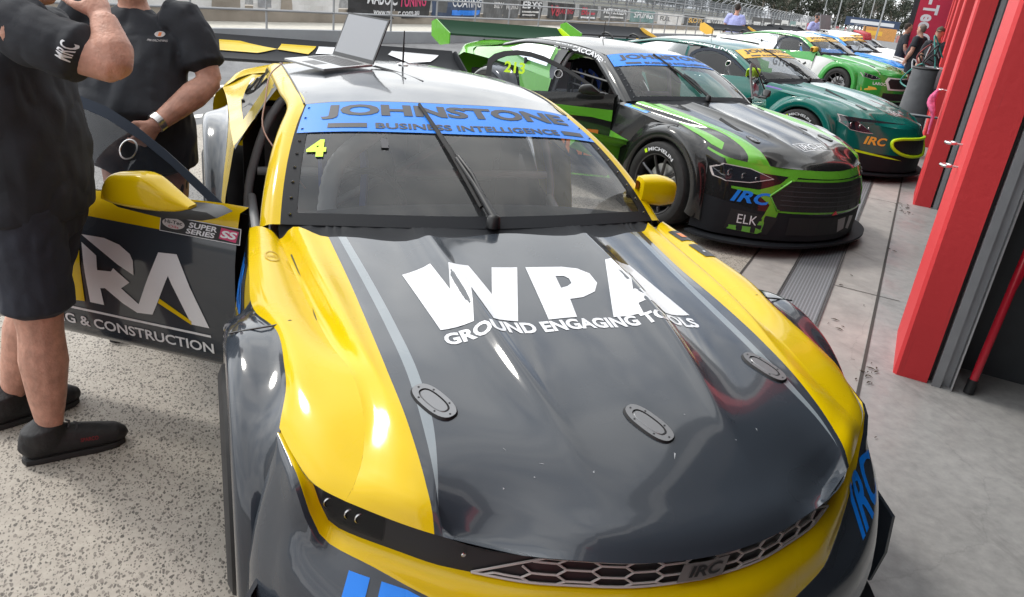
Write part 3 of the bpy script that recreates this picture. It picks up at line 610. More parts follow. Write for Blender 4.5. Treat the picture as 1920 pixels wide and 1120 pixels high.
M_BADGE = mat('badge_grey', (.20, .195, .195), .4, .4); M_BELT = mat('belt_blue', (.02, .06, .30), .7); M_SEAM = mat('panel_gap', (0.008, 0.008, 0.009), 0.6); M_PIN = mat('latch_metal', (0.20, 0.205, 0.215), 0.35, 0.5)
def mirror(par, at, s, kind, m):
    # teardrop housing, long axis across the car
    mb = MB(); at = V(at); rows = []
    for u, w_, h in ((0, .03, .035), (.03, .052, .052), (.25, .066, .060), (.6, .08, .064), (.93, .082, .056), (.985, .076, .050), (1.0, .06, .04)):
        cx = u * .17; rows.append([at + V((s * (cx + .02), -math.copysign(abs(math.cos(t)) ** .5, math.cos(t)) * w_ * (1 if math.cos(t) > 0 else .35) + .02 * u, math.copysign(abs(math.sin(t)) ** .5, math.sin(t)) * h - .010 * u)) for t in [2 * math.pi * k / 20 for k in range(21)]])
    skin(mb, rows, [m] * 6); o = mb.build('mirror', par, 60, recalc=True)
    st = MB(); st.prism([at + V((s * -.05, -.03, -.07)), at + V((s * .18, -.05, -.068)), at + V((s * .2, .02, -.062)), at + V((s * -.05, .04, -.062))], (0, 0, .022), M_BLK); st.build('mirror_stalk', o, 30, recalc=True)
    return o
def door(car, s, ang, c):
    P = c['pal']; g = P.get
    a = R_(ang); H = V((s * .90, .74, 0)); du = V((s * math.sin(a), math.cos(a), 0)); nn = V((s * math.cos(a), -math.sin(a), 0))
    def D(u, z, o=0.0): return H + du * u + nn * o + V((0, 0, z))
    L = 1.14
    prof = [(.275, -.03), (.31, .0), (.42, .012), (.60, .02), (.72, .012), (.785, .0), (.80, -.004), (.86, -.018), (.925, -.04)]
    def so(z): return lerp_tab(z, prof)
    mb = MB(); zs = [.275, .31, .36, .42, .5, .58, .66, .72, .77, .795, .80, .83, .86, .90, .925]; nu = 14
    for (z0, z1) in zip(zs, zs[1:]):
        m = g('door_top') if z0 >= .795 else (g('door_band') if .72 <= z0 < .795 else g('door_low'))
        vs = []
        for z in (z0, z1):
            for i in range(nu + 1):
                u = L * i / nu; vs.append(D(u - (.03 if z > .9 else 0), z - (.07 * max(0, (u - .1)) if z > .9 else (.035 * max(0, u - .1) if z > .85 else 0)), so(z)))
        mb.add(vs, [(i, i + 1, nu + 2 + i, nu + 1 + i) for i in range(nu)], m)
    do = mb.build('door', car, 40, weld=.0005, recalc=True)
    # give it thickness: inner skin
    ib = MB(); ib.box((0, 0, 0), (.001, .001, .001), M_INT)
    inn = MB(); q = [D(0, .28, -.09), D(L, .28, -.09), D(L, .84, -.09), D(0, .91, -.09)]; qo = [D(0, .275, -.03), D(L, .275, -.03), D(L, .855, -.035), D(-.03, .925, -.04)]
    inn.add(q + qo, [(3, 2, 1, 0), (0, 1, 5, 4), (1, 2, 6, 5), (2, 3, 7, 6), (3, 0, 4, 7)], M_INT); inn.build('door_lining', do, 0)
    tilt = lambda z: -.04 - (z - .9) * .62
    fo = [(-.02, .90), (.06, .908), (.207, .982), (.366, 1.057), (.517, 1.12), (.645, 1.161), (.772, 1.183), (.886, 1.185), (1.0, 1.165), (1.08, 1.135), (1.13, 1.09), (1.14, .86)]
    fi = [(.09, .895), (.15, .925), (.235, .966), (.319, 1.008), (.465, 1.069), (.63, 1.121), (.757, 1.146), (.86, 1.15), (.97, 1.132), (1.04, 1.10), (1.085, 1.06), (1.09, .865)]
    wb = MB(); fo3 = [D(u, z, tilt(z)) for u, z in fo]; fi3 = [D(u, z, tilt(z)) for u, z in fi]
    fr = MB(); n = len(fo3); fr.add(fo3 + fi3, [(i, i + 1, n + i + 1, n + i) for i in range(n - 1)], g('winframe', M_DRKF)); fr.build('window_frame', do, 60, solid=.012)
    hc, hr = (.505, 1.035), .032; ring = [(hc[0] + hr * math.cos(2 * math.pi * k / 24) * 1.05, hc[1] + hr * math.sin(2 * math.pi * k / 24)) for k in range(24)]
    pane = signwork('window_pane', do, [('P', [p for p in fi], M_PANE, 0, ring)], lambda u, z, k: D(u, z, tilt(z) - .004))
    rg = MB(); rg.tube([D(u, z, tilt(z)) for u, z in ring + ring[:1]], .003, M_SIL, 6); rg.build('vent_ring', pane, 60)
    if g('door_mirror'):
        mirror_open(do, (D if g('mirror_scale', 1) == 1 else (lambda u, z, o=0.0: D(.20 + (u - .20) * .55, .945 + (z - .945) * .62, o * .7))), g('door_mirror'))
    if g('door_art'): g('door_art')(do, lambda u, z, k: D(u, z, so(z) + .002 + k))
    return do
M_DRKF = mat('window_frame_dark', (0.018, 0.026, 0.042), 0.5, spec=.1); M_PANE = glass('door_plexiglass', (0.62, 0.66, 0.73), 0.02, 1.28, 0.05, (0.12, 0.14, 0.18))
def mirror_open(par, D, m):
    # the mirror rides on the door: profile measured along the door
    top = [(.095, .948), (.128, .966), (.195, 1.004), (.245, 1.028), (.33, 1.025), (.391, 1.008), (.420, .975), (.429, .938)]; bot = [(.095, .938), (.13, .925), (.195, .915), (.228, .911), (.33, .908), (.391, .909), (.42, .912), (.428, .917)]
    mb = MB(); rows = []
    for (ut, zt), (ub, zb) in zip(top, bot):
        w_ = .056 * math.sin(math.pi * min(max((ut - .085) / .36, .06), .93)) ** .5; rows.append([D((ut + ub) / 2, (zt + zb) / 2 + (zt - zb) / 2 * math.copysign(abs(math.sin(t)) ** .6, math.sin(t)), .10 + w_ * math.copysign(abs(math.cos(t)) ** .6, math.cos(t))) for t in [2 * math.pi * k / 22 for k in range(23)]])
    rr, mm = strips(rows, 23, [m] * 7, 4, False); skin(mb, rr, mm); mb.add(rr[0][:-1], [tuple(range(22))], m); mb.add(rr[-1][:-1], [tuple(range(22))], m)
    o = mb.build('mirror', par, 50, recalc=True, weld=.0003)
    st = MB(); q = [(-.01, .925), (.03, .940), (.10, .938), (.30, .914), (.40, .912), (.37, .898), (.2, .888), (.05, .905)]; st.prism([D(u, z, .02) for u, z in q], D(0, 0, .1) - D(0, 0, 0), M_BLK); st.build('mirror_stalk', o, 30, recalc=True, bevel=.006)
# ------------------------------------------------------------------ ground
def ground_mat(name, base, dark, scale, lo, hi, rough=0.85, mott=0.25, tint=None, cell=None, stain=0):
    m = bpy.data.materials.new(name); m.use_nodes = True; t = m.node_tree; b = t.nodes['Principled BSDF']; b.inputs['Roughness'].default_value = rough
    o = t.nodes.new('ShaderNodeTexCoord'); L = t.links.new
    n = t.nodes.new('ShaderNodeTexNoise'); n.inputs['Scale'].default_value = scale; n.inputs['Detail'].default_value = 6; n.inputs['Roughness'].default_value = .65
    r = t.nodes.new('ShaderNodeValToRGB'); r.color_ramp.elements[0].position = lo; r.color_ramp.elements[1].position = hi
    r.color_ramp.elements[0].color = (*dark, 1); r.color_ramp.elements[1].color = (*base, 1)
    L(o.outputs['Object'], n.inputs['Vector']); L(n.outputs[0], r.inputs[0]); col = r.outputs[0]; hgt = n.outputs[0]
    if cell:
        # exposed pebbles: two sizes of cells, each stone with its own tone
        for sc, thr, seed, amt in cell:
            mp_ = t.nodes.new('ShaderNodeMapping'); mp_.inputs['Location'].default_value = (seed, seed * 2, 0); mp_.inputs['Scale'].default_value = (1, .62, 1); mp_.inputs['Rotation'].default_value = (0, 0, seed)
            wn = t.nodes.new('ShaderNodeTexNoise'); wn.inputs['Scale'].default_value = sc * .9; ad = t.nodes.new('ShaderNodeMixRGB'); ad.inputs[0].default_value = .012
            L(o.outputs['Object'], mp_.inputs[0]); L(mp_.outputs[0], wn.inputs['Vector']); L(mp_.outputs[0], ad.inputs[1]); L(wn.outputs['Color'], ad.inputs[2])
            v = t.nodes.new('ShaderNodeTexVoronoi'); v.inputs['Scale'].default_value = sc; L(ad.outputs[0], v.inputs['Vector'])
            se = t.nodes.new('ShaderNodeSeparateColor'); L(v.outputs['Color'], se.inputs[0])
            mr = t.nodes.new('ShaderNodeMapRange'); mr.inputs[1].default_value = 0; mr.inputs[2].default_value = 1; mr.inputs[3].default_value = thr[0]; mr.inputs[4].default_value = thr[1]; L(se.outputs[0], mr.inputs[0])
            lt = t.nodes.new('ShaderNodeMath'); lt.operation = 'SUBTRACT'; L(mr.outputs[0], lt.inputs[0]); L(v.outputs['Distance'], lt.inputs[1])
            ss = t.nodes.new('ShaderNodeMapRange'); ss.inputs[1].default_value = 0; ss.inputs[2].default_value = .07; ss.inputs[3].default_value = 0; ss.inputs[4].default_value = amt; L(lt.outputs[0], ss.inputs[0])
            pr_ = t.nodes.new('ShaderNodeValToRGB'); pr_.color_ramp.elements[0].color = (.04, .035, .031, 1); pr_.color_ramp.elements[1].color = (.17, .148, .13, 1); L(se.outputs[1], pr_.inputs[0])
            mx_ = t.nodes.new('ShaderNodeMixRGB'); L(ss.outputs[0], mx_.inputs[0]); L(col, mx_.inputs[1]); L(pr_.outputs[0], mx_.inputs[2]); col = mx_.outputs[0]
    if mott:
        n2 = t.nodes.new('ShaderNodeTexNoise'); n2.inputs['Scale'].default_value = .9; n2.inputs['Detail'].default_value = 7; n2.inputs['Roughness'].default_value = .7
        r2_ = t.nodes.new('ShaderNodeMapRange'); r2_.inputs[1].default_value = .3; r2_.inputs[2].default_value = .72; r2_.inputs[3].default_value = 1 - mott; r2_.inputs[4].default_value = 1 + mott * .6
        h = t.nodes.new('ShaderNodeHueSaturation'); L(o.outputs['Object'], n2.inputs['Vector']); L(n2.outputs[0], r2_.inputs[0]); L(r2_.outputs[0], h.inputs['Value']); L(col, h.inputs['Color']); col = h.outputs[0]
    if stain:
        n3 = t.nodes.new('ShaderNodeTexNoise'); n3.inputs['Scale'].default_value = 2.1; n3.inputs['Detail'].default_value = 9; n3.inputs['Roughness'].default_value = .72; n3.inputs['Distortion'].default_value = .6
        m3 = t.nodes.new('ShaderNodeMapping'); m3.inputs['Scale'].default_value = (1, .35, 1); m3.inputs['Rotation'].default_value = (0, 0, .5); L(o.outputs['Object'], m3.inputs[0]); L(m3.outputs[0], n3.inputs['Vector'])
        r3 = t.nodes.new('ShaderNodeMapRange'); r3.inputs[1].default_value = .52; r3.inputs[2].default_value = .72; r3.inputs[3].default_value = 1; r3.inputs[4].default_value = 1 - stain; L(n3.outputs[0], r3.inputs[0])
        h3 = t.nodes.new('ShaderNodeHueSaturation'); L(r3.outputs[0], h3.inputs['Value']); L(col, h3.inputs['Color']); col = h3.outputs[0]
        vc = t.nodes.new('ShaderNodeTexVoronoi'); vc.feature = 'DISTANCE_TO_EDGE'; vc.inputs['Scale'].default_value = .55; nd = t.nodes.new('ShaderNodeMixRGB'); nd.inputs[0].default_value = .16; L(o.outputs['Object'], nd.inputs[1]); L(n3.outputs['Color'], nd.inputs[2]); L(nd.outputs[0], vc.inputs['Vector'])
        rc_ = t.nodes.new('ShaderNodeMapRange'); rc_.inputs[1].default_value = .0; rc_.inputs[2].default_value = .0022; rc_.inputs[3].default_value = .86; rc_.inputs[4].default_value = 1; L(vc.outputs['Distance'], rc_.inputs[0])
        h4 = t.nodes.new('ShaderNodeHueSaturation'); L(rc_.outputs[0], h4.inputs['Value']); L(col, h4.inputs['Color']); col = h4.outputs[0]
        rr_ = t.nodes.new('ShaderNodeMapRange'); rr_.inputs[1].default_value = .4; rr_.inputs[2].default_value = .7; rr_.inputs[3].default_value = rough - .12; rr_.inputs[4].default_value = rough + .2; L(n3.outputs[0], rr_.inputs[0]); L(rr_.outputs[0], b.inputs['Roughness'])
    bp = t.nodes.new('ShaderNodeBump'); bp.inputs['Strength'].default_value = .25; bp.inputs['Distance'].default_value = .004; L(hgt, bp.inputs['Height']); L(bp.outputs[0], b.inputs['Normal'])
    L(col, b.inputs['Base Color']); return m
G_EARTH = ground_mat('dry_verge', (.17, .16, .11), (.09, .09, .06), 2, .35, .65)
G_ASPH = ground_mat('pit_asphalt', (.19, .193, .2), (.11, .112, .118), 60, .3, .68, .8, .3, stain=.25)
G_AGG = ground_mat('exposed_aggregate', (.405, .372, .325), (.32, .292, .254), 30, .3, .65, .7, .14, cell=[(84, (.18, .47), 3.1, .9), (125, (.14, .45), 7.7, .8), (58, (-.04, .38), 1.3, .75)])
G_CONC = ground_mat('concrete_apron', (.40, .375, .355), (.29, .275, .265), 7, .3, .72, .65, .22, stain=.22)
G_FLOOR = ground_mat('polished_concrete', (.37, .365, .36), (.25, .25, .248), 16, .28, .74, .40, .2, stain=.35)
G_LINE = mat('road_paint', (.72, .71, .66), .6, var=.15, vscale=3); G_CREAM = mat('cream_road_paint', (.62, .57, .40), .6, var=.2, vscale=3)
AS = [-30, 0, 4, 8, 12, 16, 20, 24, 27, 30, 34, 38, 44, 50, 60, 75, 90, 110, 140, 180, 240, 320, 420]
def strip(name, l0, l1, z, m, a0=-30, a1=420, par=None, nl=1, kind='structure'):
    mb = MB(); A = [a0] + [a for a in AS if a0 < a < a1] + [a1]; f = lambda q, a: q(a) if callable(q) else q
    vs = []
    for a in A:
        for j in range(nl + 1): vs.append(W(a, f(l0, a) + (f(l1, a) - f(l0, a)) * j / nl, zg(a) + z))
    k = nl + 1; mb.add(vs, [(i * k + j, i * k + j + 1, (i + 1) * k + j + 1, (i + 1) * k + j) for i in range(len(A) - 1) for j in range(nl)], m)
    o = mb.build(name, par, 0)
    if kind: o['kind'] = kind
    return o
gm = MB()
A = [-600, -30] + AS[1:] + [700, 1500]; Ls = [-1500, -300, -60, -20, -5, 5, 20, 60, 300, 1500]
gm.add([W(a, l, zg(a) - .02) for a in A for l in Ls], [(i * 10 + j, i * 10 + j + 1, i * 10 + j + 11, i * 10 + j + 10) for i in range(len(A) - 1) for j in range(9)], G_EARTH); g0 = gm.build('ground', None, 0); g0['kind'] = 'structure'
strip('pit_lane', -16, -6.5, 0, G_ASPH); strip('paving', -6.5, -.74, 0.0, G_AGG, -12, 60); strip('far_paving', -6.5, -.74, 0, G_ASPH, 60, 420)
strip('race_track', lambda a: -34, lambda a: -17, .0, G_ASPH)
strip('concrete_apron', -.74, .16, 0, G_CONC, -12, 200, nl=2); strip('garage_floor', .16, 9, 0, G_FLOOR, -12, 60)
strip('white_line', -8.29, -8.15, .004, G_LINE, 2, 60); strip('cream_line', -7.80, -7.68, .004, G_CREAM, 2, 60); strip('kerb_line', -6.9, -6.76, .004, G_LINE, 2, 30)
strip('far_line', lambda a: -4.3 + .10 * (a - 38), lambda a: -4.0 + .10 * (a - 38), .004, G_LINE, 38, 75)
# joints in the concrete
M_JNT = mat('joint_dark', (.05, .045, .042), .9)
strip('joint', .152, .17, .004, M_JNT, -3, 60); strip('joint', -.748, -.732, .004, M_JNT, -3, 60)
for a in (1.9, 5.6, 8.9, 13.2): 
    j = MB(); j.add([W(a, -.14, .003), W(a, .30, .003), W(a + .008, .30, .003), W(a + .008, -.14, .003)], [(0, 1, 2, 3)], M_JNT); j.build('joint', None, 0)['kind'] = 'structure'
# slotted drain cover
dm = bpy.data.materials.new('drain_grating'); dm.use_nodes = True; t = dm.node_tree; b = t.nodes['Principled BSDF']; b.inputs['Roughness'].default_value = .5; b.inputs['Metallic'].default_value = .3
o_ = t.nodes.new('ShaderNodeTexCoord'); mp2 = t.nodes.new('ShaderNodeMapping'); mp2.inputs['Rotation'].default_value = (0, 0, PA); br = t.nodes.new('ShaderNodeTexBrick')
br.inputs['Scale'].default_value = 1; br.inputs['Brick Width'].default_value = .021; br.inputs['Row Height'].default_value = .016; br.inputs['Mortar Size'].default_value = .0048; br.inputs['Mortar Smooth'].default_value = .2; br.offset = 0
br.inputs['Color1'].default_value = (.03, .032, .036, 1); br.inputs['Color2'].default_value = (.026, .027, .030, 1); br.inputs['Mortar'].default_value = (.26, .27, .29, 1)
t.links.new(o_.outputs['Object'], mp2.inputs[0]); t.links.new(mp2.outputs[0], br.inputs['Vector']); t.links.new(br.outputs[0], b.inputs['Base Color'])
dr = thing('drain_cover', W(0, 0), 0, 'dark slotted drain grating let into the concrete beside the garages', 'drain'); dr.location = (0, 0, 0)
strip('grating', -.425, -.155, .006, dm, -6, 60, dr, kind=None)
fr = MB()
for l in (-.435, -.145): 
    for k in range(2): l2 = l + (k - .5) * .014; fr.prism([W(-6, l2 - .0035, .0), W(-6, l2 + .0035, .0), W(-6, l2 + .0035, .011), W(-6, l2 - .0035, .011)], W(40, 0) - W(-6, 0), mat('drain_frame', (.10, .10, .105), .5, .5))
fr.build('frame', dr, 0)
# dead leaves near the joint
lv = MB(); M_LEAF = mat('dead_leaf', (.05, .035, .02), .8)
for k in range(46):
    a, l = (4.25 + rnd.gauss(0, .10), .19 + rnd.gauss(0, .03)) if k < 12 else ((8.7 + rnd.gauss(0, .16), .24 + rnd.gauss(0, .05)) if k < 32 else (rnd.uniform(3.4, 7.5), rnd.uniform(-.1, .29)))
    c = W(a, l, .007); th = rnd.uniform(0, 6.28); s_ = rnd.uniform(.006, .017); d = V((math.cos(th), math.sin(th), 0)); e = V((-d.y, d.x, 0))
    lv.add([c - d * s_ * 1.6, c + e * s_ * .45 + V((0, 0, .004)), c + d * s_ * 1.6, c - e * s_ * .45 + V((0, 0, .003))], [(0, 1, 2, 3)], M_LEAF)
lo_ = lv.build('leaf_litter', None, 0, solid=.001); tagp(lo_, 'brown leaf scraps and grit scattered on the concrete by the red piers', 'leaf litter', kind='stuff')

# ------------------------------------------------------------------ garages
M_REDW = mat('red_render', (.62, .034, .040), .6, var=.06, vscale=1.5, bump=.25, bscale=26)
t = M_REDW.node_tree; b = t.nodes['Principled BSDF']; o_ = t.nodes.new('ShaderNodeTexCoord'); mp_ = t.nodes.new('ShaderNodeMapping'); mp_.inputs['Scale'].default_value = (14, 14, .9)
n_ = t.nodes.new('ShaderNodeTexNoise'); n_.inputs['Scale'].default_value = 1.6; n_.inputs['Detail'].default_value = 9; n_.inputs['Roughness'].default_value = .7
r_ = t.nodes.new('ShaderNodeValToRGB'); r_.color_ramp.elements[0].position = .60; r_.color_ramp.elements[0].color = (0, 0, 0, 1); r_.color_ramp.elements[1].position = .78; r_.color_ramp.elements[1].color = (.55, .55, .55, 1)
mx_ = t.nodes.new('ShaderNodeMixRGB'); mx_.inputs[2].default_value = (.16, .025, .03, 1); src = b.inputs['Base Color'].links[0].from_socket
t.links.new(o_.outputs['Object'], mp_.inputs[0]); t.links.new(mp_.outputs[0], n_.inputs['Vector']); t.links.new(n_.outputs[0], r_.inputs[0]); t.links.new(r_.outputs[0], mx_.inputs[0]); t.links.new(src, mx_.inputs[1]); t.links.new(mx_.outputs[0], b.inputs['Base Color'])
M_DGW = mat('dark_partition', (.035, .04, .046), .6, var=.1); M_TRK = mat('door_track_steel', (.30, .31, .33), .45, .5, var=.08); M_UP = mat('upper_wall', (.16, .155, .15), .7, var=.1)
M_TEX = mat('pale_cladding', (.46, .44, .42), .6, var=.35, vscale=14, bump=.6, bscale=12)
PIERS = [-.4, 4.31, 9.02, 13.72, 18.42, 23.12, 27.82, 32.5, 37.2, 41.9, 46.6, 51.3]
gar = thing('garage_building', (0, 0, 0), 0, 'pit garage building with pale textured upper wall and dark open bays', 'building')
def pit_box(mb, a0, a1, l0, l1, z0, z1, m):
    q = [W(a0, l0), W(a1, l0), W(a1, l1), W(a0, l1)]; mb.add([V((p.x, p.y, z)) for z in (z0, z1) for p in q], [(3, 2, 1, 0), (4, 5, 6, 7), (0, 1, 5, 4), (1, 2, 6, 5), (2, 3, 7, 6), (3, 0, 4, 7)], m)
hw = MB(); pit_box(hw, -9, 52.2, .36, .9, 2.9, 3.6, M_TEX); pit_box(hw, -9, 52.2, .38, 9, 3.6, 5.2, M_UP); pit_box(hw, -9, 52.2, .9, 9, 2.9, 3.599, M_DGW); hw.build('upper_wall', gar, 0, recalc=True)
bw = MB(); pit_box(bw, -9, 52.2, 8.6, 9, 0, 2.9, M_DGW); pit_box(bw, -9.3, -9, .36, 9, 0, 2.9, M_DGW); bw.build('back_wall', gar, 0, recalc=True)
for i, a in enumerate(PIERS):
    z0 = zg(a) - .05
    pp = MB(); pit_box(pp, a + .36, a + .7, .62, 8.6, z0, 2.9, M_DGW); pp.build('partition', gar, 0, recalc=True)
    col = thing('pier', (0, 0, 0), 0, 'x', 'pier', 'red garage piers along the pit lane')
    pm = MB(); ch = .018
    q = [(a, .31 + ch), (a + ch, .31), (a + .70, .31), (a + .72, .33), (a + .72, .48), (a, .48)]; poly = [V((*W(x, l).xy, z0)) for x, l in q]
    pm.prism(poly, (0, 0, 2.9 - z0), M_REDW); po = pm.build('shaft', col, 30, recalc=True)
    tr = MB(); pit_box(tr, a + .05, a + .12, .485, .50, z0, 2.85, M_BLK); pit_box(tr, a - .015, a + .10, .502, .545, z0, 2.85, M_TRK); pit_box(tr, a + .03, a + .10, .545, .59, z0, 2.85, M_TRK); pit_box(tr, a - .02, a + .10, .592, .60, z0, 2.85, M_ALU); tr.build('door_track', col, 30, recalc=True)
    if i < 5:
        for z_, dz in (((1.10, 0), (1.19, .0)) if i == 1 else ((1.15, 0),)):
            rg = MB(); p = W(a + (.30 if z_ < 1.15 else .52), .31, z_); d = W(0, -1) - W(0, 0); e = W(1, 0) - W(0, 0)
            rg.tube([p, p + d * .03], .006, M_SIL, 6); rg.tube([p + d * .058 + (d * math.cos(t) * .75 + e * math.sin(t)) * .034 for t in [2 * math.pi * k / 20 for k in range(21)]], .0075, M_SIL, 8, False)
            rg.build('eye_bolt', col, 60)
    n_ = ['red pier just behind the viewer at the garage mouth', 'nearest red pier with two steel eye bolts and a grey door track', 'second red pier along the lane with a pink cloth hung on it', 'third red pier along the lane, behind the grey bin'][i] if i < 4 else '%s red pier along the lane beyond the grey bin' % ['', '', '', '', 'fourth', 'fifth', 'sixth', 'seventh', 'eighth', 'ninth', 'tenth', 'farthest'][i]
    col['label'] = n_
# leaning red pole in the bay
pl = thing('support_pole', (0, 0, 0), 0, 'thin red metal pole with black rubber foot leaning inside the near bay', 'pole')
b_, t_ = W(4.33, .68, .0), W(4.62, .78, 2.3); d = (t_ - b_).normalized()
MB().tube([b_ + d * .07, t_], .021, mat('red_gloss', (.5, .012, .03), .25, 0, .6), 14).build('tube', pl); MB().tube([b_ + V((0, 0, .003)), b_ + d * .08], .026, M_BLK, 14).build('rubber_foot', pl)
MB().tube([b_.lerp(t_, .24), W(4.66, .96, 2.3)], .018, MATS['red_gloss'], 12).build('brace', pl)
# pink cloth on the second pier
cl = MB(); M_PNK = mat('pink_cloth', (.55, .10, .22), .9, var=.3, vscale=30, bump=.5, bscale=40)
for k in range(7):
    x = 9.02 + .22 + .025 * k; pts = smooth_line([W(x, .22, 1.16), W(x + rnd.uniform(-.04, .04), .20 - .012 * (k % 3), 1.05), W(x + rnd.uniform(-.12, .10) - .04, .24, .92), W(x + rnd.uniform(-.10, .08) - .02 * k, .25, .80 + rnd.uniform(-.12, .06))], 12)
    cl.tube(pts, [.012 + .018 * math.sin(math.pi * min(1, i / 8)) for i in range(12)], M_PNK, 8)
tagp(cl.build('cleaning_cloth', None, 60), 'crumpled pink cloth hanging from the ring of the second red pier', 'cloth')
# covered bin with cables and pit gear
bn = thing('waste_bin', W(12.6, .06, 0), 0, 'tall dark grey lined bin standing by the third red pier', 'bin')
bm_ = MB(); M_BIN = mat('bin_grey', (.12, .125, .135), .7, var=.15, bump=.5, bscale=7); bm_.lathe([(0, .0), (0, .22), (.03, .225), (.6, .19), (1.12, .165), (1.2, .17), (1.21, .15), (1.18, .13), (1.18, 0)], M_BIN, 'Z', 36); bm_.build('drum', bn, 40)
bl = MB(); bl.tube([V((.16 * math.cos(t), .16 * math.sin(t), 1.2)) for t in [2 * math.pi * k / 30 for k in range(31)]], .018, M_BLK, 8, False); bl.build('liner_roll', bn)
tr_ = thing('tyre_trolley', W(15.2, .20, 0), PIT_ROT, 'clutter of air hoses and cables heaped on a pit trolley behind the bin', 'trolley')
M_HOSES = [M_BLK, mat('grey_hose', (.35, .36, .38), .5), mat('teal_hose', (.02, .20, .18), .5), mat('dark_red_hose', (.16, .02, .02), .5)]
tb = MB(); tb.box((0, 0, .75), (.42, .9, .06), M_BLK); [tb.box((sx * .17, sy * .4, .36), (.04, .04, .72), M_BLK) for sx in (-1, 1) for sy in (-1, 1)]; tb.box((0, .1, .95), (.34, .5, .34), M_TRK); tb.build('frame', tr_, 30, bevel=.008)
for k in range(9):
    hs = MB(); p0 = V((rnd.uniform(-.2, .2), rnd.uniform(-.4, .4), rnd.uniform(.9, 1.3))); pts = smooth_line([p0, p0 + V((rnd.uniform(-.3, .05), rnd.uniform(-.4, .2), rnd.uniform(.05, .35))), p0 + V((rnd.uniform(-.4, 0), rnd.uniform(-.5, 0), rnd.uniform(-.3, .1))), p0 + V((rnd.uniform(-.3, .1), rnd.uniform(-.7, 0), rnd.uniform(-.8, -.2)))], 18); hs.tube(pts, .013, M_HOSES[k % 4], 6); hs.build('hose', tr_)

# ------------------------------------------------------------------ pit wall, railing, banners, catch fence
def along(tab):
    return lambda a: lerp_tab(a, tab)
BAND = along([(5, -12.7), (12, -12.0), (16, -11.3), (27, -10.4), (52, -10.2), (107, -10.7), (250, -14)])
WALL = along([(5, -14.1), (13, -13.3), (22, -12.75), (56, -13.2), (107, -14.7), (250, -19)])
M_PREC = mat('precast_grey', (.30, .315, .335), .7, var=.12, vscale=1.2); M_CON2 = mat('weathered_concrete', (.30, .265, .225), .8, var=.2, vscale=1.4); M_PLAT = mat('pale_slab', (.50, .48, .43), .8, var=.12); M_GALV = mat('galvanised', (.36, .37, .385), .45, .6)
SEG = list(range(5, 30, 2)) + list(range(30, 70, 4)) + list(range(70, 251, 15))
def wallrun(name, lf, w_, z0, z1, m, label, cat, parent=None):
    mb = MB()
    for a0, a1 in zip(SEG, SEG[1:]):
        v = []
        for a in (a0, a1):
            for dl, z in ((0, z0), (0, z1), (-w_, z1), (-w_, z0)): v.append(W(a, lf(a) + dl, zg(a) + z))
        mb.add(v, [(0, 1, 5, 4), (1, 2, 6, 5), (2, 3, 7, 6)], m)
    o = mb.build(name, parent, 30)
    if label: tagp(o, label, cat)
    return o
wallrun('pit_wall', BAND, .16, 0, .26, M_PREC, 'low grey precast pit wall across the lane, under the railing', 'wall')
mb = MB()
for a0, a1 in zip(SEG, SEG[1:]): mb.add([W(a0, BAND(a0) - .165, zg(a0) + .25), W(a1, BAND(a1) - .165, zg(a1) + .25), W(a1, WALL(a1) + .01, zg(a1) + .25), W(a0, WALL(a0) + .01, zg(a0) + .25)], [(0, 1, 2, 3)], M_PLAT)
mb.build('signalling_platform', None, 0)['kind'] = 'structure'
wallrun('track_wall', WALL, .25, .2, .58, M_CON2, 'weathered concrete wall behind the railing, carrying the sponsor banners', 'wall')
rl = thing('pit_railing', (0, 0, 0), 0, 'galvanised tube railing with two rails on the low pit wall', 'railing')
for hh in (.62, 1.02):
    rt = MB(); rt.tube([W(a, BAND(a) - .08, zg(a) + hh) for a in SEG], .024, M_GALV, 6); rt.build('rail', rl)
a = 8.9; k = 0
while a < 150 and k < 95:
    po = MB(); po.tube([W(a, BAND(a) - .08, zg(a) + .16), W(a, BAND(a) - .08, zg(a) + 1.02)], .024, M_GALV, 6); po.build('post', rl); a += 1.72 if a < 70 else 3.4; k += 1
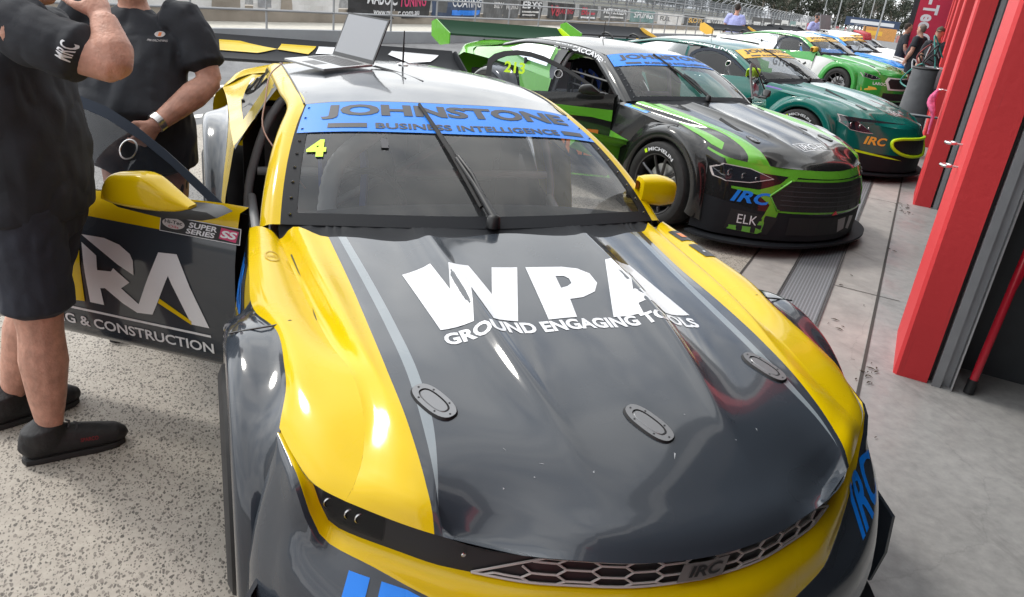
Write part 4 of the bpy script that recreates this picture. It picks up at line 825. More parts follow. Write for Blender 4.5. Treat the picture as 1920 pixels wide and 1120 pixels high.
# sponsor banners on the wall
M_BKB = mat('banner_black', (.02, .021, .024), .6, var=.1); M_BNAV = mat('banner_navy', (.035, .06, .12), .6); M_BGRY = mat('banner_grey', (.10, .105, .11), .6); M_BWH = mat('banner_white', (.62, .62, .62), .6, var=.1, vscale=2); M_BTL = mat('banner_teal', (.13, .24, .24), .6); M_BRD = mat('banner_red', (.45, .03, .06), .6); M_PINK = mat('banner_pink', (.6, .05, .16), .6)
BN = [(6.2, 10.4, M_BWH, [('T', 'HUGHES', .1, .3, .6, .75, M_BNAV)], 'white sponsor banner behind the two men', 0), (10.6, 13.0, M_BWH, [('T', 'PACIFIC', .12, .35, .6, .8, M_BGRY), ('R', .65, .0, .95, 1, M_CON2)], 'white and tan banner left of the laptop screen', 0),
 (13.2, 15.9, M_BWH, [('R', .05, .1, .2, .9, M_TRK), ('R', .3, .05, .42, .95, M_CON2)], 'pale banner strip behind the laptop', 0),
 (16.2, 19.6, M_BKB, [('T', 'MADOC', .20, .5, .58, 1.0, M_WHT), ('T', 'TUNING', .60, .46, .93, .98, M_PINK), ('T', 'www.madoc.com.au', .28, .12, .84, .36, M_WHT)], 'black tuning banner with white and pink lettering', .25),
 (19.7, 22.3, M_BNAV, [('T', 'COATING', .4, .5, .98, .95, M_WHT), ('R', .38, .12, .98, .36, M_BLU), ('R', .08, .2, .28, .9, M_BGRY)], 'navy coating banner with a blue stripe', .1),
 (22.45, 25.0, M_BGRY, [('T', 'BODY', .25, .55, .55, .85, M_BWH), ('T', 'WORKS', .60, .5, .95, .8, M_BWH)], 'sagging charcoal banner with faint white lettering', .15), (25.1, 26.9, M_BKB, [('T', "EBY'S", .1, .55, .95, .98, M_WHT), ('R', .1, .3, .9, .4, M_BWH), ('R', .1, .12, .7, .2, M_BWH)], 'narrow black banner with a large white word over two thin white lines', 0),
 (27.4, 30.0, M_BKB, [('T', 'V8', .1, .2, .4, .85, M_BRD), ('T', 'RACING', .42, .35, .95, .7, M_BRD)], 'black banner with a red V8 mark', .1), (30.5, 32.6, M_BGRY, [('T', 'B8', .15, .3, .45, .85, M_BRD), ('R', .1, .08, .9, .2, M_WHT), ('R', .5, .35, .9, .5, M_BRD)], 'grey banner with a red B8 mark', 0),
 (33.0, 36.6, M_BGRY, [('T', 'METZELER', .1, .5, .95, .9, M_WHT), ('R', .15, .2, .85, .32, M_BWH)], 'grey banner with wide white lettering', 0), (37.0, 41.0, M_BTL, [('T', 'SPRINGS', .15, .35, .95, .85, M_WHT)], 'teal banner with white lettering', 0), (41.6, 46.6, M_BWH, [('T', 'FUEL', .1, .3, .5, .7, M_BGRY)], 'pale grey banner right of the teal one', 0),
 (47, 52, M_BKB, [('T', 'SLOTS', .2, .3, .9, .8, M_AMB)], 'black banner with amber lettering', 0), (52.5, 58, M_BWH, [('T', 'WD', .2, .2, .8, .8, M_BGRY)], 'white banner with grey WD lettering', 0), (58.5, 68, M_BWH, [('T', 'C P D S T', .05, .15, .95, .85, M_BGRY)], 'long crumpled white banner by the man in lilac', .1)]
for a0, a1, m, items, lab, sag in BN:
    def bfn(u, v, k, a0=a0, a1=a1, sag=sag):
        a = a0 + (a1 - a0) * u; z = .50 + .56 * v - sag * .5 * math.sin(math.pi * u) * (1 - v)
        return W(a, WALL(a) + .035 + k * 6 + .02 * math.sin(u * 17 + v * 5) + sag * .15 * math.sin(u * 9), zg(a) + z)
    it = [('R', 0, 0, 1, 1, m, 0)]
    for q in items: it.append((*q[:7], .02, 0, .002) if q[0] == 'T' else (*q, .001))
    bo = signwork('banner', None, it, bfn, (14, 4)); tagp(bo, lab, 'banner', 'sponsor banners on the track wall')
far = random.Random(3)
for k in range(26):
    a0 = 70 + k * 6.2 + far.uniform(-.5, .5); m = far.choice([M_BWH, M_BWH, M_BGRY, M_BTL, M_BKB, M_BWH, M_BRD])
    def bfn(u, v, kk, a0=a0): a = a0 + 5.4 * u; return W(a, WALL(a) + .04 + kk * 8, zg(a) + .5 + .9 * v)
    o = signwork('banner', None, [('R', 0, 0, 1, 1, m, 0), ('R', .15, .3, .85, .6, M_BGRY if m is M_BWH else M_BWH, .002)], bfn, (2, 1)); tagp(o, 'small far sponsor banner on the track wall toward the end of the straight', 'banner', 'sponsor banners on the track wall')
# debris fence: leaning posts, mesh panels
mm_ = bpy.data.materials.new('mesh_panel'); mm_.use_nodes = True; t = mm_.node_tree; t.nodes.clear(); o_ = t.nodes.new('ShaderNodeOutputMaterial'); mi_ = t.nodes.new('ShaderNodeMixShader'); tp = t.nodes.new('ShaderNodeBsdfTransparent'); df = t.nodes.new('ShaderNodeBsdfDiffuse'); df.inputs[0].default_value = (.26, .275, .30, 1)
tc_ = t.nodes.new('ShaderNodeTexCoord'); wv = t.nodes.new('ShaderNodeTexWave'); wv.bands_direction = 'Z'; wv.inputs['Scale'].default_value = 1.6; mr_ = t.nodes.new('ShaderNodeMapRange'); mr_.inputs[3].default_value = .40; mr_.inputs[4].default_value = .85
t.links.new(tc_.outputs['Object'], wv.inputs['Vector']); t.links.new(wv.outputs[1], mr_.inputs[0]); t.links.new(mr_.outputs[0], mi_.inputs[0]); t.links.new(tp.outputs[0], mi_.inputs[1]); t.links.new(df.outputs[0], mi_.inputs[2]); t.links.new(mi_.outputs[0], o_.inputs[0])
fen = thing('debris_fence', (0, 0, 0), 0, 'tall grey mesh debris fence with leaning posts behind the banners', 'fence')
FL = lambda a: WALL(a) - 4.5 - .01 * a
FA = [20 + 3.1 * k for k in range(0, 78)]
ms = MB()
for a0, a1 in zip(FA, FA[1:]): ms.add([W(a0, FL(a0), zg(a0) + .4), W(a1, FL(a1), zg(a1) + .4), W(a1, FL(a1), zg(a1) + 2.3), W(a0, FL(a0), zg(a0) + 2.3)], [(0, 1, 2, 3)], mm_)
ms.build('mesh', fen, 0)
for a in FA:
    pm = MB(); pm.tube([W(a, FL(a) + .05, zg(a)), W(a, FL(a) + .05, zg(a) + 2.2), W(a, FL(a) + .5, zg(a) + 2.6)], .045 if a < 90 else .07, M_GALV, 5); pm.build('post', fen)
tw = MB(); tw.tube([W(a, FL(a) + .5, zg(a) + 2.6) for a in FA], .03, M_GALV, 5); tw.tube([W(a, FL(a) + .03, zg(a) + 1.7) for a in FA], .03, M_GALV, 5); tw.build('cable', fen)
wallrun('outer_wall', lambda a: FL(a) + .1, .3, 0, .95, mat('white_block', (.42, .42, .42), .8, var=.2), 'pale concrete block wall beneath the debris fence', 'wall')

# ------------------------------------------------------------------ trees, lamp posts
M_BARK = mat('gum_bark', (.22, .19, .16), .85, var=.3); LEAFM = [mat('gum_leaf_dark', (.02, .031, .02), .6, var=.4, vscale=.6), mat('gum_leaf', (.035, .047, .03), .6, var=.4, vscale=.6), mat('gum_leaf_pale', (.06, .07, .045), .6, var=.3, vscale=.6)]
def make_tree(seed, h, wd):
    r = random.Random(seed); root = thing('gum_tree', (0, 0, 0), 0, 'x', 'tree', 'gum trees beyond the end of the straight')
    tm = MB(); lean = r.uniform(-.6, .6); top = V((lean, 0, h * .72)); tm.tube(smooth_line([(0, 0, -.5), (lean * .3, .1, h * .35), top], 8), [h * .022, h * .02, h * .018, h * .016, h * .014, h * .011, h * .008, h * .005], M_BARK, 7)
    cl = []
    for k in range(19):
        z = h * r.uniform(.22, .97); rr = wd * (1.0 - .5 * abs(z / h - .66) / .34) * r.uniform(.35, 1); th = r.uniform(0, 6.28); c = V((lean * z / h + rr * math.cos(th), rr * math.sin(th), z)); cl.append((c, wd * r.uniform(.24, .46)))
        s = V((lean * min(1, z / h * .8), 0, z * .72)); tm.tube([s, s.lerp(c, .55) + V((0, 0, .2)), c], [h * .007, h * .005, h * .002], M_BARK, 4, False)
    tm.build('trunk', root)
    lm = MB()
    for c, rad in cl:
        for k in range(95):
            d = V((r.gauss(0, 1), r.gauss(0, 1), r.gauss(0, .75))).normalized() * rad * r.uniform(.25, 1.12) ** .7; p = c + d; s = r.uniform(.14, .34) * h / 13
            a, b = V((r.gauss(0, 1), r.gauss(0, 1), r.gauss(0, 1))).normalized(), V((r.gauss(0, 1), r.gauss(0, 1), r.gauss(0, 1))).normalized(); b = (b - a * a.dot(b)).normalized()
            lm.add([p - a * s, p + b * s * .6, p + a * s, p - b * s * .6], [(0, 1, 2, 3)], LEAFM[min(2, int(r.random() * 3))])
    lm.build('crown', root, 0); return root
def dup(root, loc, rz, label, sc=1.0):
    r = root.copy(); COL.objects.link(r); r.location = loc; r.rotation_euler = (0, 0, rz); r.scale = (sc, sc, sc); r['label'] = label
    for ch in root.children:
        c = ch.copy(); COL.objects.link(c); c.parent = r
        for gch in ch.children:
            d = gch.copy(); COL.objects.link(d); d.parent = c
    return r
protos = [make_tree(1, 13, 4.6), make_tree(2, 15, 4.3), make_tree(3, 11, 5.0), make_tree(4, 16, 3.9)]
tr = random.Random(11); k = 0
for i in range(92):
    row = i % 4; a = 250 + row * 14 + tr.uniform(-8, 8); l = -104 + (i // 4) * 5.2 + tr.uniform(-2.4, 2.4); sc = tr.uniform(.62, 1.05)
    loc = W(a, l, zg(a) - .2); lab = ['tall dark gum tree in the tree line past the debris fence', 'mid green gum tree in the tree line past the debris fence', 'low bushy gum tree in the tree line past the debris fence', 'slim gum tree rising above the others in the tree line'][i % 4]
    if i < 4: protos[i].location = loc; protos[i]['label'] = lab; protos[i].scale = (sc,) * 3
    else: dup(protos[i % 4], loc, tr.uniform(0, 6.28), lab, sc)
for k, (a, l, h) in enumerate(((120, -6.5, 11), (150, -15, 12), (175, -11.5, 12), (190, -22, 13), (210, -16, 13))):
    t_ = MB(); t_.tube([W(a, l, zg(a)), W(a, l, zg(a) + h)], [.12, .07], M_GALV, 8); t_.tube([W(a, l, zg(a) + h), W(a, l + 1.2, zg(a) + h + .1)], .05, M_GALV, 6); t_.box(W(a, l + 1.4, zg(a) + h + .1), (.5, .25, .12), M_TRK)
    tagp(t_.build('light_pole', None, 40), ['slim grey light pole standing nearest the garages', 'grey light pole before the trees, second from the garages', 'tall pole between two others before the tree line', 'thin far pole left of the tall ones', 'farthest thin pole against the tree line'][k], 'light pole', 'light poles before the trees')
# ------------------------------------------------------------------ the cars
Y_, D_, G_ = M_YEL, M_DRK, M_GRY
YPAL = dict(hood=[D_, D_, D_, D_, G_, D_, Y_, Y_], fender=Y_, fender_side=Y_, flare=D_, rear_flare=D_, lip=D_, ledge=Y_, bumper=D_, pillar=Y_, roof=D_, deck=Y_, quarter=Y_, mirror=Y_, door_top=Y_, door_band=M_DRK, door_low=D_, door_mirror=Y_, sill=M_BLK, canard=D_)
YPAL['wing_marks'] = [('P', [(.02, .45), (.16, .42), (.24, .72), (.10, .95), (.02, .95)], Y_, .002), ('P', [(.24, .70), (.36, .55), (.40, .95), (.26, .95)], Y_, .002), ('P', [(.39, .6), (.56, .75), (.6, .98), (.41, .95)], M_WHT, .002), ('P', [(.70, .85), (.78, .45), (.88, .60), (.93, .95), (.72, .98)], M_WHT, .002)]
def hoodfn(hb): return ray_fn(hb, lambda u, v: (u, v, 1.4), (0, 0, -1), .0014)
def yart(car, q):
    f = hoodfn(q['hb']); hd = q['hood']
    Wp = [(-.433, .197), (-.336, .228), (-.322, .045), (-.288, .19), (-.222, .185), (-.205, .0), (-.145, .178), (-.058, .174), (-.176, -.151), (-.250, -.147), (-.262, .03), (-.306, -.14), (-.400, -.137)]
    Pp = [(-.030, .172), (.098, .168), (.148, .150), (.175, .110), (.172, .045), (.140, -.005), (.085, -.035), (.036, -.044), (.012, -.149), (-.080, -.151)]; Ph = [(.050, .106), (.080, .104), (.090, .085), (.085, .055), (.062, .036), (.036, .027)]
    Ap = [(.268, .183), (.372, .192), (.415, -.140), (.315, -.152), (.300, -.100), (.242, -.105), (.232, -.158), (.130, -.158)]; Ah = [(.322, .112), (.316, -.028), (.262, -.03)]
    signwork('lettering', hd, [('P', Wp, M_WHT, 0), ('P', Pp, M_WHT, 0, Ph), ('P', Ap, M_WHT, 0, Ah), ('T', 'GROUND ENGAGING TOOLS', -.402, -.213, .412, -.158, M_WHT, .04, 0, 0)], f, (34, 18))
    # scuffs and stone chips
    sc = [('P', [(x, y), (x + .003 + l * c, y + .001 + l * s_), (x + l * c, y + .004 + l * s_)], M_CHIP, 0) for x, y, l, c, s_ in [(rnd.uniform(-.42, .42), rnd.uniform(-.74, -.56), rnd.uniform(.002, .016), rnd.uniform(-1, 1), rnd.uniform(-1, 1)) for _ in range(12)]]
    signwork('stone_chips', hd, sc, f, (1, 1))['kind'] = 'stuff'
    bv = q['hit']
    fb = ray_fn(bv, lambda u, v: (u, -1.0, v), (0, 1, .0), .003)
    def sl(u, v, k): return fb(u, v + .14 * max(0, (abs(u) - .40)), k)
    bp = q['bumper']
    for s in (-1, 1):
        x0, x1 = (-.80, -.36) if s < 0 else (.62, .83)
        signwork('lettering', bp, [('T', 'IRC', x0, .372 if s < 0 else .44, x1, .497 if s < 0 else .525, M_BLU, .03, .35, 0)], sl, (10, 3))
    fr_ = q['fenders'][0]; fv = bvh_of(fr_)
    ff = ray_fn(fv, lambda u, v: (u, v, 1.4), (0, 0, -1), .003)
    signwork('vent_panel', fr_, [('P', [(.785, .60), (.845, .60), (.850, .50), (.790, .50)], M_BLK, 0), ('P', [(.795, .46), (.858, .46), (.862, .34), (.80, .34)], M_BLK, 0), ('P', [(.805, .57), (.83, .57), (.835, .53), (.81, .53)], M_ORG, .001), ('R', .815, .38, .825, .39, M_WHT, .001)], ff, (4, 6))
    fl_ = q['fenders'][1]; fv2 = bvh_of(fl_)
    fs = ray_fn(fv2, lambda u, v: (-1.4, u, v), (1, 0, 0), .003)
    signwork('lettering', fl_, [('P', [(.74, .835), (.44, .835), (.47, .64), (.55, .60), (.74, .6)], D_, -.001), ('T', 'ARS', .70, .60, .52, .80, M_BLU, .04, .25, 0), ('T', 'ARS', .735, .50, .60, .58, M_GRY, .02, .25, 0)], fs, (5, 5))
    ft = ray_fn(fv2, lambda u, v: (u, v, 1.4), (0, 0, -1), .0022)
    ring = [(-.80 + .024 * math.cos(t), .45 + .04 * math.sin(t)) for t in [2 * math.pi * k / 20 for k in range(20)]]; r2_ = [(-.80 + .019 * math.cos(t), .45 + .034 * math.sin(t)) for t in [2 * math.pi * k / 20 for k in range(20)]]
    signwork('embossed_badge', fl_, [('P', ring, M_YEL2, 0, r2_), ('T', 'RACE', -.815, .44, -.785, .46, M_YEL2, .02, 0, 0)], ft, (2, 2))
M_CHIP = mat('chipped_primer', (.35, .37, .40), .6); M_YEL2 = mat('yellow_emboss', (.55, .37, .0), .4)
def ydoor(do, f):
    T = [(.628, .725), (.531, .727), (.468, .713), (.425, .685), (.413, .66), (.413, .605), (.477, .634)]
    B = [(.628, .695), (.568, .653), (.568, .596), (.508, .602), (.498, .617), (.434, .571), (.474, .54), (.406, .487), (.306, .713), (.231, .719), (.113, .448), (.187, .448), (.269, .63), (.317, .525), (.351, .455), (.417, .449), (.476, .477), (.545, .526), (.566, .522), (.560, .452), (.621, .452)]
    W2 = M_WHT
    signwork('lettering', do, [('P', T, W2, .001), ('P', B, W2, .001), ('P', [(.70, .70), (.64, .69), (.645, .451), (.69, .447)], M_YEL, .001), ('P', [(.313, .530), (.186, .462), (.187, .446), (.322, .510)], M_YEL, .001),
        ('P', [(.86, .70), (.76, .70), (.80, .45), (.88, .45)], W2, .001), ('R', 1.01, .408, .109, .418, W2, .001), ('T', 'ROOFING & CONSTRUCTION', 1.0, .338, .104, .382, W2, .02, 0, .001)], f, (24, 10))
    x0, x1, z0, z1 = .305, -.015, .793, .850
    X = lambda t: x0 + (x1 - x0) * t; Z = lambda t: z0 + (z1 - z0) * t
    ov = [(X(.17 + .14 * math.cos(t)), Z(.58 + .33 * math.sin(t))) for t in [2 * math.pi * k / 24 for k in range(24)]]
    signwork('series_sticker', do, [('R', x0, z0, x1, z1, W2, .001), ('R', X(.008), Z(.04), X(.992), Z(.96), M_BKB, .0016), ('P', ov, M_SIL2, .0022), ('T', 'Hi-Tec', X(.06), Z(.55), X(.28), Z(.78), M_BKB, .02, 0, .003), ('T', 'Oils', X(.11), Z(.32), X(.24), Z(.48), M_BRD, .01, 0, .003), ('T', 'SUPER', X(.36), Z(.52), X(.71), Z(.86), W2, .03, .15, .0024), ('T', 'SERIES', X(.33), Z(.14), X(.69), Z(.46), W2, .03, .15, .0024),
        ('P', [(X(.74), Z(.2)), (X(.95), Z(.12)), (X(.975), Z(.8)), (X(.76), Z(.88))], M_PINK, .0022), ('T', 'SS', X(.755), Z(.28), X(.96), Z(.74), W2, .04, .2, .003)], f, (4, 2))
M_SIL2 = mat('silver_sticker', (.55, .52, .52), .45)
YPAL['door_art'] = ydoor
yc = race_car('race_car', (0, 1.96, 0), 0, 'yellow and charcoal race car in the foreground with big white hood lettering and open door', dict(pal=YPAL, banner=(M_BLU,), number='4', doors=((-1, 56),), art=yart, pins=True, detail=1, mirrors=(1,)))
sm_ = signwork('data_box', yc, [('R', .235, .545, .255, .625, M_LET, 0)], lambda u, v, k: scr(u, v, .004), (2, 2))
# closed far-side door skin of the yellow car
# ---- black and green car
K_, N_ = M_BKP, M_GRN; M_WGR = mat('dark_green_wing', (.012, .045, .024), .7, spec=.1)
GPAL = dict(canard_off=1, hood=[K_, K_, K_, K_, K_, N_, N_, K_], fender=K_, fender_side=K_, flare=K_, rear_flare=K_, lip=N_, nose=K_, bumper=M_CARB, pillar=K_, roof=K_, deck=N_, quarter=N_, mirror=M_BLK, door_top=K_, door_band=N_, door_low=K_, sill=M_BLK, winframe=M_BLK, door_mirror=M_BLK, endplates={-1: N_, 1: M_NEON}, wing=M_WGR, mirror_scale=.55)
def headlight_on(car, bv, pts, s, lens=None, depth=.004, name='headlight'):
    d = V((0, 1, -.12)); f = ray_fn(bv, lambda u, v: V((s * u, -1.2, v + .09)), d, depth + .001)
    o = signwork(name, car, [('P', pts, M_LAMPB, 0)], f, (8, 6))
    g2 = ray_fn(bv, lambda u, v: V((s * u, -1.2, v + .09)), d, depth + .006)
    cx = sum(p[0] for p in pts) / len(pts); cz = sum(p[1] for p in pts) / len(pts)
    signwork('lens_trim', o, [('P', outline(pts, (1.05, 1.1)), M_SIL2, 0, outline(pts, (1.0, 1.0)))], f, (8, 6))
    for k, (dx, r_) in enumerate(((.045, .026), (-.03, .022), (-.10, .012))):
        p = V(g2(cx + dx, cz + .25 * dx, 0)); mb = MB(); mb.lathe([(0, r_ * .6), (.004, r_), (-.002, r_ * 1.08)], M_SIL, 'Y', 16, p + V((0, -.003, 0))); mb.build('lamp', o)
    return o
M_LAMPB = mat('lamp_black_glass', (.02, .024, .032), .08, 0, 1.0)
def front_fn(bv, off=.003):
    return ray_fn(bv, lambda u, v: (u, -1.5, v), (0, 1, 0), off)
def outline(pts, k, c=None):
    cx = sum(p[0] for p in pts) / len(pts); cy = sum(p[1] for p in pts) / len(pts); return [(cx + (x - cx) * k[0], cy + (y - cy) * k[1]) for x, y in pts]
def gart(car, q):
    bv = bvh_of(q['bumper'], q['hood'], *q['fenders'], *q['flares']); f = front_fn(bvh_of(q['bumper']))
    G1 = [(-.43, .58), (.43, .58), (.57, .46), (.52, .355), (-.52, .355), (-.57, .46)]; G0 = outline(G1, (1.045, 1.13))
    gr = signwork('grille', car, [('P', G0, N_, 0), ('P', G1, M_MESH, .003)], f, (20, 6))
    rg = MB(); rg.tube([V(f(x, z, .008)) for x, z in G1 + G1[:1]], .009, N_, 6, False); rg.build('grille_frame', gr, 60)
    mg = MB(); [mg.tube([V(f(x_, .365, .004)), V(f(x_, .575, .004))], .004, M_BLK, 5) for x_ in (-.36, -.18, .0, .18, .36)]; [mg.tube([V(f(-.5 + .1 * k_, z_, .003)) for k_ in range(11)], .003, M_LET, 5) for z_ in (.40, .435, .47, .505, .54)]; mg.build('mesh_bars', gr, 60)
    bp = q['bumper']
    signwork('air_intake', bp, [('P', [(.06, .29), (.17, .30), (.19, .20), (.10, .18)], M_TRK_, .004), ('P', [(.24, .30), (.33, .29), (.30, .18), (.23, .20)], M_TRK_, .004), ('R', -.42, .17, .42, .31, M_INT, .002), ('P', [(.50, .30), (.78, .33), (.80, .17), (.55, .16)], M_INT, .002), ('P', [(-.50, .30), (-.78, .33), (-.80, .17), (-.55, .16)], M_INT, .002), ('P', [(.0, .365), (.035, .33), (-.035, .33)], M_RED, .003)], f, (20, 4))  # the two grey shapes paint whitish reflections into the intake
    for s in (1, -1):
        headlight_on(car, bv, [(.553, .540), (.69, .508), (.82, .512), (.858, .54), (.862, .60), (.83, .632), (.68, .605)], s)
    sidef = ray_fn(bv, lambda u, v: V((u, -1.2, v)), (0.12, 1, 0), .004)
    signwork('livery_stripe', bp, [('P', [(-.545, .552), (-.45, .640), (-.41, .61), (-.43, .588), (-.578, .46), (-.61, .39), (-.69, .455), (-.86, .478), (-.86, .495), (-.69, .493)], N_, 0), ('P', [(-.60, .42), (-.53, .40), (-.57, .22), (-.66, .16), (-.86, .17), (-.86, .20), (-.68, .21)], N_, 0)], sidef, (10, 6))
    signwork('lettering', bp, [('T', 'IRC', -.86, .385, -.60, .475, M_BLU, .03, .35, .002), ('T', 'ELK', -.80, .225, -.68, .295, M_WHT, 0, 0, .002)], sidef, (8, 3))
    hf = hoodfn(q['hb'])
    B = lambda x: x
    signwork('lettering', q['hood'], [('P', [(-.17, -.60), (-.02, -.60), (-.02, -.72), (-.15, -.72)], M_WHT, 0, [(-.16, -.607), (-.03, -.607), (-.03, -.713), (-.142, -.713)]), ('T', 'IRC-HI', -.13, -.70, .17, -.62, M_WHT, .015, .2, .001), ('R', -.01, -.606, .2, -.600, M_WHT, 0), ('R', .0, -.722, .2, -.716, M_WHT, 0)], hf, (10, 4))
    vp_ = []
    for s in (1, -1): vp_ += [('P', [(s * .34, .02), (s * .38, .0), (s * .44, -.26), (s * .40, -.30)], M_INT, 0), ('P', [(s * .20, -.40), (s * .27, -.38), (s * .28, -.46), (s * .22, -.48)], M_INT, 0)]
    signwork('hood_vent', q['hood'], vp_, hf, (6, 6))
    fl = q['fenders'][1]; fv = bvh_of(fl); fs = ray_fn(fv, lambda u, v: (-1.5, u, v), (1, 0, -.25), .003)
    signwork('livery_stripe', fl, [('P', [(.74, .78), (.48, .74), (.44, .60), (.56, .50), (.60, .30), (.66, .30), (.62, .60), (.74, .70)], N_, 0)], fs, (5, 6))
    ft = ray_fn(fv, lambda u, v: (u, v, 1.5), (0, 0, -1), .003)
    signwork('sponsor_patch', fl, [('P', [(-.855, .66), (-.775, .64), (-.775, .36), (-.86, .36)], M_PBLU, 0), ('T', 'NPS', -.84, .42, -.79, .60, M_NEON, .02, 0, .001)], ft, (3, 4))
    signwork('livery_stripe', fl, [('P', [(-.815, .02), (-.755, -.02), (-.735, -.42), (-.80, -.47), (-.825, -.38), (-.82, -.15)], N_, 0)], ft, (3, 6))
def gdoor(do, f):
    signwork('lettering', do, [('P', [(1.14, .79), (.55, .80), (0, .73), (0, .70), (.5, .76), (1.14, .74)], N_, .001), ('T', 'RACELINE', 1.05, .38, .10, .62, M_ORG, .04, 0, .001)], f, (14, 6))
    t_ = lambda z: -.04 - (z - .9) * .62
GPAL['door_art'] = gdoor
M_TRK_ = mat('intake_reflection_grey', (.22, .21, .215), .4); M_MESH = mat('grille_mesh', (.014, .015, .016), .5, bump=.6, bscale=90)
def cant_text(car, s, txt, m):
    P0, P1 = V((.652, 1.20, 1.165)), V((.672, 2.0, 1.19))
    def f(u, v, k):
        a = smooth_line([V((.700, 1.10, 1.085)), V((.66, 1.36, 1.175)), V((.655, 1.7, 1.2)), V((.65, 2.05, 1.2))], 30); i = u * 29; j = min(28, int(i)); p = a[j].lerp(a[j + 1], i - j); q = p + V((.012 * (1 - v) - .012 * v + .008 + k, 0, -.02 + .04 * v)); return V((s * q.x, q.y, q.z))
    return signwork('driver_name', car, [('T', txt, 0, 0, 1, 1, m, .02, 0, 0)], (lambda u, v, k: f(u if s > 0 else 1 - u, v, k)), (20, 1))
gc = race_car('race_car', (3.348, 5.405, 0), .1997, 'black and green race car second in the row, doors open, green edged hood', dict(pal=GPAL, banner=(M_BLU,), front='full', doors=((-1, 56), (1, 56)), art=gart, tyre_text=True, mirrors=()))
cant_text(gc, -1, 'EMILY CACCAVIELLO', M_WHT)
gq = MB()
signwork('race_number', [c for c in gc.children if c.name.startswith('door')][0], [('T', '213', .98, 1.0, .80, 1.09, M_NEON, .03, 0, 0)], lambda u, z, k: V((-.90 - .829 * u, .74 + .559 * u, z)) + V((-.559, -.829, 0)) * (-.04 - (z - .9) * .62 + .004))
# ---- teal car with oval grille
T_ = M_TEAL
TPAL = dict(hood=[T_] * 8, fender=T_, fender_side=T_, flare=T_, rear_flare=T_, lip=T_, nose=T_, bumper=M_CARB, pillar=T_, roof=T_, deck=T_, quarter=T_, mirror=M_NEON, door_top=T_, door_band=T_, door_low=T_, endplates={-1: M_GRN, 1: M_AMB})
def tart(car, q):
    bv = bvh_of(q['bumper'], q['hood'], *q['fenders'], *q['flares']); f = front_fn(bvh_of(q['bumper']))
    ov = [(.46 * math.copysign(abs(math.cos(t)) ** .75, math.cos(t)), .46 + .115 * math.copysign(abs(math.sin(t)) ** .8, math.sin(t)) + .02 * math.cos(2 * t)) for t in [2 * math.pi * k / 40 for k in range(40)]]
    gr = signwork('grille', car, [('P', ov, M_MESH, .002)], f, (20, 6))
    rg = MB(); rg.tube([V(f(x, z, .012)) for x, z in ov + ov[:1]], .020, M_NEON, 8, False); rg.build('grille_ring', gr, 60)
    for s in (1, -1): headlight_on(car, bv, [(.64, .545), (.72, .548), (.82, .57), (.862, .64), (.855, .72), (.80, .70), (.71, .62)], s)
    hf = hoodfn(q['hb'])
    signwork('lettering', q['hood'], [('P', [(-.16, -.60), (0, -.60), (0, -.72), (-.14, -.72)], M_WHT, 0, [(-.15, -.607), (-.01, -.607), (-.01, -.713), (-.132, -.713)]), ('T', 'IRC-HI', -.12, -.70, .16, -.62, M_WHT, .015, .2, .001)], hf, (10, 4))
    signwork('hood_vent', q['hood'], [('P', [(s * .30, .10), (s * .34, .08), (s * .40, -.22), (s * .37, -.24)], M_INT, 0) for s in (1, -1)], hf, (4, 6))
    sidef = ray_fn(bv, lambda u, v: V((u, -1.2, v)), (0.12, 1, 0), .004)
    signwork('lettering', q['bumper'], [('T', 'IRC', -.78, .44, -.54, .54, M_AMB, .03, .35, .002), ('P', [(-.90, .34), (-.5, .29), (-.3, .27), (-.5, .31), (-.9, .37)], M_NEON, 0)], sidef, (8, 3))
    fl = q['fenders'][1]; fs = ray_fn(bvh_of(fl), lambda u, v: (u, v, 1.5), (0, 0, -1), .003)
    signwork('sponsor_patch', fl, [('P', [(-.86, .60), (-.78, .58), (-.78, .38), (-.86, .38)], mat('purple_vinyl', (.10, .06, .30), .4), 0)], fs, (3, 4))
def twarp(p):
    x, y, z = p
    if y < -.2:
        k = min(1, (-.2 - y) / .7); z -= .045 * k * max(0, min(1, (z - .2) / .4)); y -= .06 * k * (1 - (x / .9) ** 2); x *= 1 - .04 * k
    return (x, y, z)
def tdoor(do, f): signwork('lettering', do, [('T', 'AGI', .62, .42, .12, .60, M_AMB, .03, 0, .001)], f, (6, 3))
TPAL['door_art'] = tdoor
tc2 = race_car('race_car', (6.53, 7.70, 0), .352, 'teal race car with a neon yellow ring round its oval grille', dict(pal=TPAL, banner=(M_AMB,), front='full', doors=((-1, 1), (1, 1)), art=tart, warp=twarp, detail=0, mirrors=(-1,), tyre_text=True, swan=True)); cant_text(tc2, -1, '@ HOLINGER', M_WHT)
